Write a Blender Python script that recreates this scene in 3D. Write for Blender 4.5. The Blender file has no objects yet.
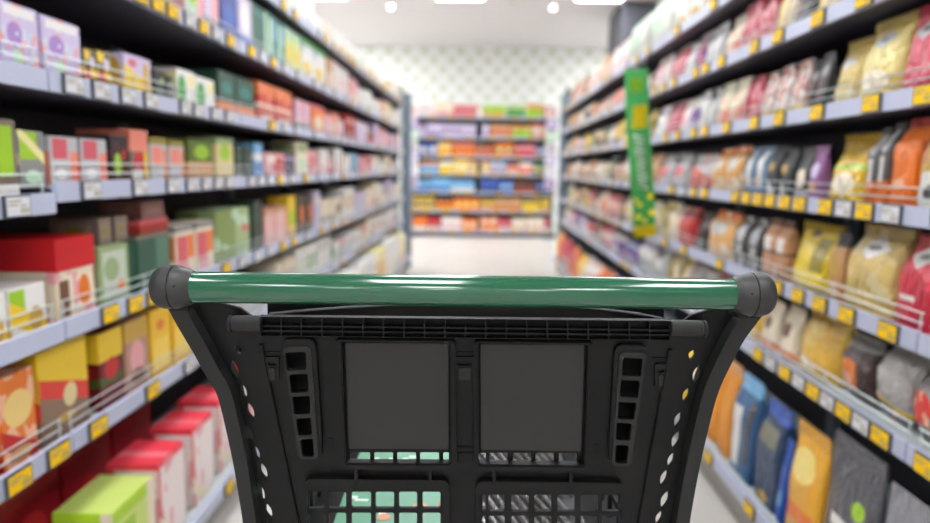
import bpy, bmesh, math, random
from mathutils import Vector, Matrix, noise
from mathutils.geometry import delaunay_2d_cdt
random.seed(11)
R = math.radians
SC = bpy.context.scene
COL = SC.collection

# ------------------------------------------------------------------ camera
F, W, H = 680.0, 930.0, 523.0
YAW, PITCH, ROLL = R(1.247), R(7.85), R(0.75)
CAM = Vector((0, 0, 1.15))
ROT = Matrix.Rotation(YAW, 3, 'Z') @ Matrix.Rotation(R(90) - PITCH, 3, 'X') @ Matrix.Rotation(ROLL, 3, 'Z')
cd = bpy.data.cameras.new('camera')
cam = bpy.data.objects.new('camera', cd); COL.objects.link(cam)
cam.location = CAM; cam.rotation_euler = ROT.to_euler()
cd.sensor_width = 36; cd.lens = F * 36 / W; cd.clip_start = .02
cd.dof.use_dof = True; cd.dof.focus_distance = .67; cd.dof.aperture_fstop = 3.0
SC.camera = cam

def ray(px, py):
    return ROT @ Vector(((px - W / 2) / F, (H / 2 - py) / F, -1))
RINV = ROT.inverted()
def proj(p):
    q = RINV @ (Vector(p) - CAM)
    return (W / 2 - F * q.x / q.z, H / 2 + F * q.y / q.z)
def ypos(px, X, z=1.15):
    """distance along the aisle at which the line at lateral offset X and height z meets image column px"""
    a, b = .62, 60.0
    for _ in range(50):
        m = (a + b) / 2
        far = proj((X, m, z))[0]
        if (far > px) == (X < 0): b = m
        else: a = m
    return m
YAWM = Matrix.Rotation(YAW, 4, 'Z')
YINV = YAWM.inverted().to_3x3()
def cray(px, py):
    return YINV @ ray(px, py)          # the same ray in the trolley's own frame

# ------------------------------------------------------------------ materials
def lin(c):
    return tuple(((v / 255) / 12.92 if v / 255 <= .04045 else ((v / 255 + .055) / 1.055) ** 2.4) for v in c) + (1.0,)
PAL = dict(white=(236, 233, 228), cream=(236, 222, 195), pink=(232, 165, 168), rose=(214, 92, 104), red=(196, 32, 38),
           crimson=(192, 24, 66), orange=(232, 122, 36), tan=(208, 156, 106), brown=(112, 70, 48), yellow=(238, 200, 44),
           gold=(204, 164, 70), lime=(160, 204, 36), green=(70, 160, 72), dark_green=(30, 74, 54), sage=(152, 172, 122),
           teal=(34, 124, 118), blue=(48, 88, 176), sky=(120, 178, 220), navy=(34, 56, 96), lavender=(204, 190, 222),
           purple=(112, 58, 142), grey=(142, 140, 138), charcoal=(66, 65, 68), black=(28, 27, 30), silver=(192, 193, 196),
           peach=(244, 184, 150), salmon=(238, 140, 120), maroon=(112, 16, 26), taupe=(128, 112, 100), mint=(190, 222, 190),
           pale_yellow=(240, 228, 160), olive=(150, 134, 40), pale_gold=(224, 206, 150))
def col(c):
    return lin(PAL[c]) if isinstance(c, str) else lin(c)
def ink(c):
    c = col(c); return (c[0] * .88, c[1] * .88, c[2] * .88, 1)

def plain(name, c, rough=.5, metal=0, spec=.5, coat=0, bump=0, bscale=200):
    m = bpy.data.materials.new(name); m.use_nodes = True
    nt = m.node_tree; b = nt.nodes['Principled BSDF']
    b.inputs['Base Color'].default_value = col(c); b.inputs['Roughness'].default_value = rough
    b.inputs['Metallic'].default_value = metal; b.inputs['Specular IOR Level'].default_value = spec
    b.inputs['Coat Weight'].default_value = coat; b.inputs['Coat Roughness'].default_value = .05
    tc = nt.nodes.new('ShaderNodeTexCoord'); n = nt.nodes.new('ShaderNodeTexNoise')
    n.inputs['Scale'].default_value = bscale if bump else 14
    nt.links.new(tc.outputs['Object'], n.inputs['Vector'])
    if bump:
        bp = nt.nodes.new('ShaderNodeBump'); bp.inputs['Strength'].default_value = bump; bp.inputs['Distance'].default_value = .001
        nt.links.new(n.outputs['Fac'], bp.inputs['Height']); nt.links.new(bp.outputs['Normal'], b.inputs['Normal'])
    else:
        mr = nt.nodes.new('ShaderNodeMapRange')
        mr.inputs['To Min'].default_value = max(.02, rough - .05); mr.inputs['To Max'].default_value = rough + .05
        nt.links.new(n.outputs['Fac'], mr.inputs['Value']); nt.links.new(mr.outputs[0], b.inputs['Roughness'])
    return m
def emit(name, c, s):
    m = bpy.data.materials.new(name); m.use_nodes = True
    b = m.node_tree.nodes['Principled BSDF']
    b.inputs['Base Color'].default_value = col(c); b.inputs['Emission Color'].default_value = col(c); b.inputs['Emission Strength'].default_value = s
    return m

_packs = {}; _base = {}
def pack(base, ops, rough=.45, side=True, coat=0.0):
    """printed packaging: a base colour and a list of printed shapes in the face's own 0..1 frame"""
    key = repr((base, ops, rough, side, coat))
    if key in _packs: return _packs[key]
    m = bpy.data.materials.new('printed_packaging'); m.use_nodes = True
    nt = m.node_tree; N = nt.nodes; L = nt.links
    b = N['Principled BSDF']; b.inputs['Roughness'].default_value = rough; b.inputs['Coat Weight'].default_value = coat
    b.inputs['Coat Roughness'].default_value = .2
    tc = N.new('ShaderNodeTexCoord'); sp = N.new('ShaderNodeSeparateXYZ'); L.new(tc.outputs['Generated'], sp.inputs[0])
    def math_(op, a, c=None):
        n = N.new('ShaderNodeMath'); n.operation = op
        for i, v in enumerate((a, c)):
            if v is None: continue
            if isinstance(v, (int, float)): n.inputs[i].default_value = v
            else: L.new(v, n.inputs[i])
        return n.outputs[0]
    v = sp.outputs['Z']; u = sp.outputs['Y']
    if side:
        ns = N.new('ShaderNodeSeparateXYZ'); L.new(tc.outputs['Normal'], ns.inputs[0])
        f = math_('GREATER_THAN', math_('ABSOLUTE', ns.outputs['Y']), .6)
        mx = N.new('ShaderNodeMix'); mx.data_type = 'FLOAT'
        L.new(f, mx.inputs['Factor']); L.new(sp.outputs['Y'], mx.inputs[2]); L.new(sp.outputs['X'], mx.inputs[3]); u = mx.outputs[0]
    def rng(t, a, c):
        return math_('MULTIPLY', math_('GREATER_THAN', t, a), math_('LESS_THAN', t, c))
    cur = None
    for op in ops:
        k = op[0]; c = op[-1]
        if k == 'band': fac = rng(v, op[1], op[2])
        elif k == 'slant': fac = rng(math_('ADD', v, math_('MULTIPLY', u, op[3])), op[1], op[2])
        elif k == 'rect': fac = math_('MULTIPLY', rng(u, op[1], op[2]), rng(v, op[3], op[4]))
        elif k in ('ell', 'dia'):
            a = math_('DIVIDE', math_('SUBTRACT', u, op[1]), op[3]); d = math_('DIVIDE', math_('SUBTRACT', v, op[2]), op[4])
            if k == 'ell': fac = math_('LESS_THAN', math_('ADD', math_('MULTIPLY', a, a), math_('MULTIPLY', d, d)), 1)
            else: fac = math_('LESS_THAN', math_('ADD', math_('ABSOLUTE', a), math_('ABSOLUTE', d)), 1)
        elif k == 'blot':
            n = N.new('ShaderNodeTexNoise'); n.inputs['Scale'].default_value = op[1]; n.inputs['Detail'].default_value = 1
            mp = N.new('ShaderNodeMapping'); mp.inputs['Location'].default_value = (op[3], op[3] * 1.7, 0)
            L.new(tc.outputs['Generated'], mp.inputs[0]); L.new(mp.outputs[0], n.inputs['Vector'])
            fac = math_('GREATER_THAN', n.outputs['Fac'], op[2])
        mx = N.new('ShaderNodeMix'); mx.data_type = 'RGBA'
        L.new(fac, mx.inputs['Factor'])
        if cur is None: mx.inputs[6].default_value = ink(base)
        else: L.new(cur, mx.inputs[6])
        mx.inputs[7].default_value = ink(c); cur = mx.outputs[2]
    if cur is None: b.inputs['Base Color'].default_value = ink(base)
    else: L.new(cur, b.inputs['Base Color'])
    if coat:
        n = N.new('ShaderNodeTexNoise'); n.inputs['Scale'].default_value = 3.4; n.inputs['Detail'].default_value = 2; n.inputs['Distortion'].default_value = 1.2
        mp = N.new('ShaderNodeMapping'); mp.inputs['Scale'].default_value = (1.5, 1.6, 1); oi = N.new('ShaderNodeObjectInfo')
        L.new(oi.outputs['Random'], mp.inputs['Location']); L.new(tc.outputs['Generated'], mp.inputs[0]); L.new(mp.outputs[0], n.inputs['Vector'])
        bp = N.new('ShaderNodeBump'); bp.inputs['Strength'].default_value = .9; bp.inputs['Distance'].default_value = .02
        L.new(n.outputs['Fac'], bp.inputs['Height']); L.new(bp.outputs['Normal'], b.inputs['Normal']); L.new(bp.outputs['Normal'], b.inputs['Coat Normal'])
    _packs[key] = m; _base[m.name] = base
    return m

M = dict(
    charcoal=plain('charcoal_steel', (74, 72, 82), .5), rail=plain('lavender_price_rail', (176, 181, 202), .45),
    wire=plain('pale_wire', (196, 204, 202), .3, .3), back=plain('dark_back_panel', (62, 60, 70), .6),
    post=plain('blue_grey_post', (112, 126, 140), .45), kick=plain('grey_kick_plate', (150, 146, 140), .5),
    shelfg=plain('pale_grey_shelf', (176, 184, 186), .4),
    tagframe=plain('tag_frame', (70, 72, 80), .5), tagy=plain('tag_yellow', (238, 192, 0), .6, spec=.15), tagw=plain('tag_white', (205, 206, 210), .6, spec=.2),
    ink=plain('tag_ink', (150, 138, 104), .6),
    cart=plain('black_trolley_plastic', (9, 9, 10), .5, spec=.24, bump=.12, bscale=1500), cartrim=plain('grey_trolley_plastic', (30, 30, 30), .5, spec=.3, bump=.1, bscale=1500),
    cap=plain('soft_grey_cap_plastic', (44, 43, 43), .42, spec=.35, bump=.1, bscale=1500), plate=plain('charcoal_plate_plastic', (46, 45, 45), .6, spec=.25, bump=.08, bscale=1800), cartdark=plain('deep_black_plastic', (8, 8, 9), .6, spec=.2),
    handle=plain('glossy_green_handle', (5, 78, 50), .14, spec=.5, coat=.6), steel=plain('polished_steel', (190, 191, 194), .28, 1),
    green=plain('sign_green', (62, 160, 80), .5), signy=plain('sign_yellow', (252, 228, 6), .5), signw=plain('sign_white', (228, 240, 226), .5),
    signl=plain('sign_lime', (150, 205, 40), .5), rubber=plain('wheel_rubber', (45, 45, 47), .7),
    seal=plain('foil_seal', (205, 205, 205), .35, .4), paper=plain('white_label_paper', (232, 230, 226), .55),
    dark=plain('dark_fixture', (60, 60, 64), .5), whitefix=plain('white_fixture', (225, 224, 222), .5),
    fillpanel=emit('added_fill_diffuser', (248, 251, 255), 58.0),  # stronger glow for the added panels that light the back wall
    lens=emit('lamp_lens', (255, 250, 240), 7), panel=emit('light_panel_diffuser', (248, 251, 255), 19.0),
)

# ------------------------------------------------------------------ mesh helpers
def box(bm, x0, x1, y0, y1, z0, z1):
    vs = [bm.verts.new((x, y, z)) for x in (x0, x1) for y in (y0, y1) for z in (z0, z1)]
    for f in ((0, 1, 3, 2), (4, 6, 7, 5), (0, 4, 5, 1), (2, 3, 7, 6), (0, 2, 6, 4), (1, 5, 7, 3)):
        bm.faces.new([vs[i] for i in f])
def tube(bm, pts, r, seg=10, cap=True):
    pts = [Vector(p) for p in pts]; rings = []
    for i, p in enumerate(pts):
        t = (pts[min(i + 1, len(pts) - 1)] - pts[max(i - 1, 0)]).normalized()
        a = t.orthogonal().normalized(); b = t.cross(a)
        rr = r[i] if isinstance(r, (list, tuple)) else r
        rings.append([bm.verts.new(p + rr * (math.cos(2 * math.pi * k / seg) * a + math.sin(2 * math.pi * k / seg) * b)) for k in range(seg)])
    for A, B in zip(rings, rings[1:]):
        for k in range(seg): bm.faces.new((A[k], A[(k + 1) % seg], B[(k + 1) % seg], B[k]))
    if cap: bm.faces.new(rings[0][::-1]); bm.faces.new(rings[-1])
def lathe(bm, prof, axis_o, axis_d, seg=40):
    """profile of (distance along the axis, radius) turned about an axis"""
    d = Vector(axis_d).normalized(); a = d.orthogonal().normalized(); b = d.cross(a); o = Vector(axis_o); rings = []
    for s, r in prof:
        rings.append([bm.verts.new(o + d * s + r * (math.cos(2 * math.pi * k / seg) * a + math.sin(2 * math.pi * k / seg) * b)) for k in range(seg)])
    for A, B in zip(rings, rings[1:]):
        for k in range(seg): bm.faces.new((A[k], A[(k + 1) % seg], B[(k + 1) % seg], B[k]))
    bm.faces.new(rings[0][::-1]); bm.faces.new(rings[-1])
def mesh(name, bm, mats, smooth=False):
    bmesh.ops.recalc_face_normals(bm, faces=bm.faces[:])
    me = bpy.data.meshes.new(name); bm.to_mesh(me); bm.free()
    for m in (mats if isinstance(mats, (list, tuple)) else [mats]): me.materials.append(m)
    if smooth:
        me.polygons.foreach_set('use_smooth', [True] * len(me.polygons))
        try: me.set_sharp_from_angle(angle=R(38))
        except Exception: pass
    return me
def obj(name, me, parent=None, loc=None, **kw):
    o = bpy.data.objects.new(name, me); COL.objects.link(o)
    if parent: o.parent = parent
    if loc is not None: o.location = loc
    for k, v in kw.items(): o[k] = v
    return o
def ob(name, fn, mats, parent=None, loc=None, smooth=False, bev=0, **kw):
    bm = bmesh.new(); fn(bm)
    if bev: bmesh.ops.bevel(bm, geom=bm.edges[:], offset=bev, segments=2, affect='EDGES', profile=.6)
    return obj(name, mesh(name, bm, mats, smooth), parent, loc, **kw)
def bx(name, dims, mats, parent=None, bev=0, **kw):
    return ob(name, lambda bm: box(bm, *dims), mats, parent, bev=bev, **kw)
def thing(name, label, cat, loc=(0, 0, 0), group=None, **kw):
    return obj(name, None, None, loc, label=label, category=cat, **({'group': group} if group else {}), **kw)
ORD = ['', 'first', 'second', 'third', 'fourth', 'fifth', 'sixth', 'seventh', 'eighth', 'ninth', 'tenth']
def nth(n):
    if n <= 10: return ORD[n]
    return str(n) + ('th' if n % 100 in (11, 12, 13) else {1: 'st', 2: 'nd', 3: 'rd'}.get(n % 10, 'th'))

# ------------------------------------------------------------------ room
XW, Y0, Y1, ZC = 6.0, -8.0, 13.2, 3.4
def mat_floor():
    m = plain('pale_floor_tile', (226, 219, 208), .3); nt = m.node_tree; b = nt.nodes['Principled BSDF']
    tc = nt.nodes.new('ShaderNodeTexCoord'); br = nt.nodes.new('ShaderNodeTexBrick')
    br.offset = 0; br.inputs['Scale'].default_value = 1; br.inputs['Brick Width'].default_value = .6; br.inputs['Row Height'].default_value = .6
    br.inputs['Mortar Size'].default_value = .004
    br.inputs['Color1'].default_value = lin((196, 192, 186)); br.inputs['Color2'].default_value = lin((191, 187, 181)); br.inputs['Mortar'].default_value = lin((176, 170, 163))
    nt.links.new(tc.outputs['Object'], br.inputs['Vector']); nt.links.new(br.outputs['Color'], b.inputs['Base Color'])
    return m
def mat_leafwall():
    m = plain('leaf_patterned_wall', (238, 240, 232), .6); nt = m.node_tree; N = nt.nodes; L = nt.links; b = N['Principled BSDF']
    tc = N.new('ShaderNodeTexCoord'); mp = N.new('ShaderNodeMapping'); mp.inputs['Scale'].default_value = (1, 0, 1)
    L.new(tc.outputs['Object'], mp.inputs[0])
    def wave(rot, sc, ph):
        w = N.new('ShaderNodeTexWave'); m2 = N.new('ShaderNodeMapping'); m2.inputs['Rotation'].default_value = (0, R(rot), 0); m2.inputs['Location'].default_value = (ph, 0, ph)
        L.new(mp.outputs[0], m2.inputs[0]); L.new(m2.outputs[0], w.inputs['Vector']); w.inputs['Scale'].default_value = sc; w.inputs['Distortion'].default_value = .6
        return w.outputs['Fac']
    a, c = wave(45, 1.3, 0), wave(-45, 1.3, .1)
    mu = N.new('ShaderNodeMath'); mu.operation = 'MULTIPLY'; L.new(a, mu.inputs[0]); L.new(c, mu.inputs[1])
    rp = N.new('ShaderNodeValToRGB'); L.new(mu.outputs[0], rp.inputs[0])
    e = rp.color_ramp.elements; e[0].position = .12; e[0].color = lin((252, 253, 250)); e[1].position = .6; e[1].color = lin((222, 231, 212))
    L.new(rp.outputs[0], b.inputs['Base Color']); return m
bx('floor', (-XW, XW, Y0, Y1, -.1, 0), mat_floor(), kind='structure')
bx('ceiling', (-XW, XW, Y0, Y1, ZC, ZC + .1), plain('warm_white_ceiling', (218, 213, 214), .8), kind='structure')
bx('wall_back', (-XW, XW, Y1, Y1 + .1, -.1, ZC + .1), mat_leafwall(), kind='structure')
wm = plain('white_wall_paint', (232, 230, 226), .7)
bx('wall_front', (-XW, XW, Y0 - .1, Y0, -.1, ZC + .1), wm, kind='structure')
bx('wall_left', (-XW - .1, -XW, Y0, Y1, -.1, ZC + .1), wm, kind='structure')
bx('wall_right', (XW, XW + .1, Y0, Y1, -.1, ZC + .1), wm, kind='structure')
bx('pillar', (1.87, 3.4, 9.56, 10.6, 0, ZC), plain('dark_grey_pillar', (74, 74, 82), .6), bev=.02, kind='structure')

# ceiling lights
def ceiling_light(x, y, label):
    t = thing('ceiling_light', label, 'light', (x, y, ZC), 'ceiling light panels')
    def fr(bm):
        for a in ((-.34, .34, -.64, -.6), (-.34, .34, .6, .64), (-.34, -.3, -.6, .6), (.3, .34, -.6, .6)): box(bm, *a, -.03, -.001)
    ob('light_frame', fr, M['whitefix'], t)
    bx('diffuser', (-.298, .298, -.598, .598, -.02, -.002), M['panel'] if y < 11 else M['fillpanel'], t)
for iy, y in enumerate((8.9, 5.9, 2.9, -.1)):
    for ix, x in enumerate((-.31, 1.52, -2.15, 3.4, -4.0)):
        row = ('row nearest the patterned wall', 'second row from the patterned wall', 'third row from the patterned wall', 'row over the shopper')[iy]
        pl = ('above the aisle', 'above the bag side', 'above the carton side', 'far out beyond the bag side', 'far out beyond the carton side')[ix]
        ceiling_light(x, y, f'added unseen ceiling fill panel {pl}, {row}')
for x, w_ in ((-3.3, 'just beyond the carton side, by the patterned wall'), (-4.7, 'by the far corner beyond the carton side'), (3.6, 'just behind the dark pillar by the patterned wall'), (4.9, 'by the far corner beyond the pillar')):  # added panels, out of view, put in to brighten the patterned wall
    ceiling_light(x, 11.9, f'added unseen ceiling fill panel {w_}')
for y, w_ in ((-3.1, 'behind the shopper'), (-6.2, 'at the far end behind the shopper')):
    for x, n_ in ((-.31, 'above the aisle'), (-2.15, 'on the carton side'), (1.52, 'on the bag side')): ceiling_light(x, y, f'added unseen ceiling fill panel {w_}, {n_}')
t = thing('linear_ceiling_light', 'long slim white light strip across the ceiling behind the shopper', 'light', (0, -4.6, ZC))
bx('light_housing', (-4.2, 4.2, -.06, .06, -.05, -.001), M['whitefix'], t)
bx('diffuser', (-4.19, 4.19, -.05, .05, -.056, -.0505), M['panel'], t)
def spotlight(px, py, d, label):
    p = CAM + ray(px, py) * (d / ray(px, py).y)
    t = thing('track_spotlight', label, 'light', (p.x, p.y, ZC), 'ceiling spotlights')
    bx('mount', (-.06, .06, -.02, .02, -.03, -.001), M['dark'], t)
    ob('stem', lambda bm: tube(bm, [(0, 0, -.028), (0, 0, p.z - ZC + .04)], .007, 8), M['dark'], t)
    dz = p.z - ZC
    ob('lamp_head', lambda bm: lathe(bm, [(-.06, .016), (-.05, .03), (.03, .034)], (0, 0, dz), (0, -.5, -.75), 16), M['whitefix'], t, smooth=True)
    ob('lens', lambda bm: lathe(bm, [(.0305, .03), (.04, .031), (.043, .018)], (0, 0, dz), (0, -.5, -.75), 16), M['lens'], t, smooth=True)
spotlight(391, 5, 8.8, 'small white ceiling spotlight above the carton side')
spotlight(553, 6, 8.8, 'small white ceiling spotlight above the bag side')
t = thing('smoke_detector', 'small grey ceiling disc between the two bright light panels', 'detector', tuple((CAM + ray(513, 3) * (2.25 / ray(513, 3).z)).xy) + (ZC,))
ob('housing', lambda bm: lathe(bm, [(-.001, .05), (-.015, .05), (-.03, .03)], (0, 0, 0), (0, 0, 1), 20), plain('grey_detector', (205, 203, 200), .5), t, smooth=True)

# ------------------------------------------------------------------ gondola bays
HL = [.13, .55, .80, 1.092, 1.317, 1.576, 1.845]
HR = [.16, .569, .807, 1.064, 1.313, 1.564, 1.80]
SHELF = ['base shelf', 'second shelf', 'third shelf', 'middle shelf', 'fifth shelf', 'sixth shelf', 'top shelf']
XL, XLB, XR, XRB = .88, .80, .91, .82
JOINTS = [.33, 1.39, 2.50, 3.55, 4.60, 5.65, 6.70, 7.75]
DEEP = .44
def bay(side, k, hs, xf, xb):
    """one shelving bay; side -1 carton side, +1 bag side"""
    y0, y1 = JOINTS[k], JOINTS[k + 1]
    sn = 'carton side' if side < 0 else 'bag side'
    pos = ('bay beside the trolley', 'second bay along', 'third bay along', 'fourth bay along', 'fifth bay along', 'sixth bay along', 'last bay, ending in a blue-grey post')[k]
    t = thing('shelving_bay', f'dark shelving unit with pale rails, {sn}, {pos}', 'shelf', (side * xf, y0, 0), f'{sn} shelving bays')
    S = lambda a, b: (a, b) if side > 0 else (-b, -a)     # distance behind the shelf front -> x
    L = y1 - y0
    bx('back_panel', S(DEEP, DEEP + .03) + (.001, L - .001, .02, 2.0), M['back'], t)
    bx('upright', S(DEEP - .03, DEEP - .001) + (L - .05, L - .002, .02, 2.02), M['post'], t)
    d = xf - xb
    bx('kick_plate', S(-d + .05, -d + .07) + (.002, L - .002, .001, hs[0] - .03), M['kick'], t)
    for i, h in enumerate(hs):
        if side < 0 and k == 0 and i == 3: h = 1.07
        f = -d if i == 0 else 0.0
        s = bx('shelf', S(f + .008, DEEP - .032) + (.003, L - .003, h - .022, h + .004), M['charcoal'] if i else M['shelfg'], t)
        if i in (1, 2): s.data.materials[0] = M['shelfg']
        def rail(bm):
            a, b = S(f - .004, f + .008)
            box(bm, a, b, .004, L - .004, h - .024, h + .018)
            a, b = S(f + .008, f + .0175)
            box(bm, a, b, .004, L - .004, h + .0042, h + .010)
        ob('price_rail', rail, M['rail'], s)
        if i < 6 and not (side < 0 and i == 5 and k < 0):
            def guard(bm):
                x = side * (f + .012)
                for z in ((.034, .056) if i else (.03,)): tube(bm, [(x, .012, h + z), (x, L - .012, h + z)], .0019 if i else .003, 6)
                for j in range(4): tube(bm, [(x, .02 + j * (L - .04) / 3, h + .010), (x, .02 + j * (L - .04) / 3, h + (.058 if i else .032))], .002, 6)
            ob('guard_rail', guard, M['wire'], s, smooth=True)
    if k == len(JOINTS) - 2:
        bx('end_post', (S(-.09, .03) if side < 0 else S(-.03, .05)) + (L + .002, L + .055, .001, 1.97), M['post'], t, bev=.006)
        bx('end_panel', S(.052, DEEP + .03) + (L + .002, L + .03, .001, 1.97), M['post'], t)
        ob('post_bracket', lambda bm: [box(bm, *S(.0, .12), L + .005, L + .03, 1.971, 2.0), box(bm, *S(.02, .05), L + .005, L + .03, 2.0, 2.05)], M['dark'], t)
for k in range(7):
    bay(-1, k, HL, XL, XLB); bay(1, k, HR, XR, XRB)
HB = [.085, .42, .735, 1.04, 1.335, 1.65, 1.98]
YB = 11.5
for k in (0, 1):
    t = thing('shelving_bay', 'dark end shelving unit under the patterned wall, ' + ('carton-side half' if k == 0 else 'bag-side half'), 'shelf', (-1.27 + 1.27 * k, YB, 0), 'end wall shelving bays')
    L = 1.27
    bx('back_panel', (.001, L - .001, .46, .48, .001, 2.0), M['back'], t)
    bx('kick_plate', (.002, L - .002, -.08, -.06, .001, .05), M['back'], t)
    for x in (0.002, L - .03): bx('upright', (x, x + .028, .42, .459, .001, 2.02), M['post'], t)
    for i, h in enumerate(HB):
        f = -.12 if i == 0 else 0.0
        s = bx('shelf', (.003, L - .003, f + .008, .418, h - .03, h + .004), M['charcoal'], t)
        bx('price_rail', (.004, L - .004, f - .004, f + .008, h - .02, h + .016), M['rail'], s)

# ------------------------------------------------------------------ product shapes (unit size: x = depth, y = width, z = height)
def u_carton():
    bm = bmesh.new(); box(bm, -.5, .5, -.5, .5, 0, 1)
    bmesh.ops.bevel(bm, geom=bm.edges[:], offset=.014, segments=2, affect='EDGES')
    return bm
def u_bag(kind, seed):
    bm = bmesh.new(); n = 28
    if kind == 'pouch':
        prof = [(0, .40, .36), (.015, .47, .44), (.10, .49, .50), (.28, .50, .47), (.5, .5, .39), (.7, .5, .26), (.84, .5, .11), (.9, .5, .03), (.905, .5, .025), (1, .5, .025)]; ex = 3.2
    elif kind == 'gusset':
        prof = [(0, .46, .46), (.012, .48, .48), (.3, .5, .5), (.6, .49, .48), (.72, .47, .40), (.82, .46, .22), (.89, .46, .08), (.94, .46, .06), (.97, .46, .065), (1, .45, .05)]; ex = 6
    else:
        prof = [(0, .48, .03), (.07, .49, .03), (.08, .48, .06), (.16, .46, .3), (.32, .47, .46), (.5, .48, .5), (.68, .47, .46), (.84, .46, .3), (.92, .48, .06), (.93, .49, .03), (1, .48, .03)]; ex = 3
    prof2 = []
    for (a, b) in zip(prof, prof[1:]):
        prof2.append(a)
        if b[0] - a[0] > .09: prof2.append(tuple((p + q) / 2 for p, q in zip(a, b)))
    prof2.append(prof[-1]); rings = []
    for v, w, t in prof2:
        ring = []
        for k in range(n):
            a = 2 * math.pi * k / n; c, s = math.cos(a), math.sin(a)
            y = w * math.copysign(abs(c) ** (2 / ex), c); x = t * math.copysign(abs(s) ** (2 / ex), s)
            q = noise.noise(Vector((y * 3.2 + seed * 7, x * 2 + seed, v * 3.5)))
            amp = .10 if .05 < v < .88 else .02
            x += q * amp * (1 if abs(x) > .05 else .3); y += .03 * q * (v > .05)
            ring.append(bm.verts.new((x, y, v)))
        rings.append(ring)
    for A, B in zip(rings, rings[1:]):
        for k in range(n): bm.faces.new((A[k], A[(k + 1) % n], B[(k + 1) % n], B[k]))
    bm.faces.new(rings[0][::-1]); bm.faces.new(rings[-1])
    return bm
def u_round(prof, n=24):
    bm = bmesh.new(); lathe(bm, [(z, r) for z, r in prof], (0, 0, 0), (0, 0, 1), n); return bm
DUMMY = plain('card', (200, 200, 200))
UM = {'carton': [mesh('carton', u_carton(), DUMMY)]}
for kd in ('pouch', 'gusset', 'pillow'):
    UM[kd] = [mesh(kd, u_bag(kd, s), DUMMY, True) for s in (1, 2, 3)]
UM['canister'] = [mesh('canister', u_round([(0, .46), (.02, .5), (.86, .5), (.87, .48), (.875, .48)]), DUMMY, True)]
UM['canister_lid'] = [mesh('canister_lid', u_round([(.876, .5), (.985, .5), (1, .48)]), DUMMY, True)]
UM['bottle'] = [mesh('bottle', u_round([(0, .45), (.02, .5), (.62, .5), (.72, .42), (.8, .2), (.88, .18)]), DUMMY, True)]
UM['bottle_cap'] = [mesh('bottle_cap', u_round([(.881, .2), (.99, .2), (1, .18)]), DUMMY, True)]
def lid_mesh():
    bm = bmesh.new(); box(bm, -.51, .51, -.512, .512, .62, 1.004); return mesh('lid', bm, DUMMY)
UM['lid'] = [lid_mesh()]
def top_mesh():
    bm = bmesh.new(); box(bm, -.505, .505, -.506, .506, .93, 1.003); return mesh('lid', bm, DUMMY)
UM['top'] = [top_mesh()]
def label_mesh(kind):
    bm = bmesh.new()
    if kind == 'dia': pts = [(0, .24), (.34, 0), (0, -.24), (-.34, 0)]
    elif kind == 'oval': pts = [(.3 * math.cos(a * math.pi / 10), .2 * math.sin(a * math.pi / 10)) for a in range(20)]
    else: pts = [(-.3, -.16), (.3, -.16), (.3, .16), (-.3, .16)]
    n = len(pts); A = [bm.verts.new((0, y, z)) for y, z in pts]; B = [bm.verts.new((.03, y * .97, z * .97)) for y, z in pts]
    bm.faces.new(A[::-1]); bm.faces.new(B)
    for i in range(n): bm.faces.new((A[i], A[(i + 1) % n], B[(i + 1) % n], B[i]))
    return mesh('label', bm, DUMMY)
UM['dia'] = [label_mesh('dia')]; UM['oval'] = [label_mesh('oval')]; UM['rect'] = [label_mesh('rect')]
def seal_mesh():
    bm = bmesh.new()
    for k in range(7):
        z = .905 + k * .0145; box(bm, -.045, .045, -.502, .502, z, z + .0145 if k == 6 else z + .0075)
    box(bm, -.038, .038, -.5, .5, .9, 1.003); return mesh('seal', bm, DUMMY)
UM['seal'] = [seal_mesh()]
NAME = {'carton': 'carton', 'tall': 'tall_carton', 'flat': 'flat_carton', 'pouch': 'stand_up_pouch', 'gusset': 'gusseted_bag', 'pillow': 'pillow_bag', 'canister': 'canister', 'bottle': 'bottle'}
WORD = {'carton': 'carton', 'tall': 'tall carton', 'flat': 'flat carton', 'pouch': 'stand-up pouch', 'gusset': 'gusseted bag', 'pillow': 'pillow bag', 'canister': 'canister', 'bottle': 'bottle'}
CAT = {'carton': 'box', 'tall': 'box', 'flat': 'box', 'pouch': 'bag', 'gusset': 'bag', 'pillow': 'bag', 'canister': 'tin', 'bottle': 'bottle'}
def setmat(o, m):
    o.material_slots[0].link = 'OBJECT'; o.material_slots[0].material = m
RECS = []
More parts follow.
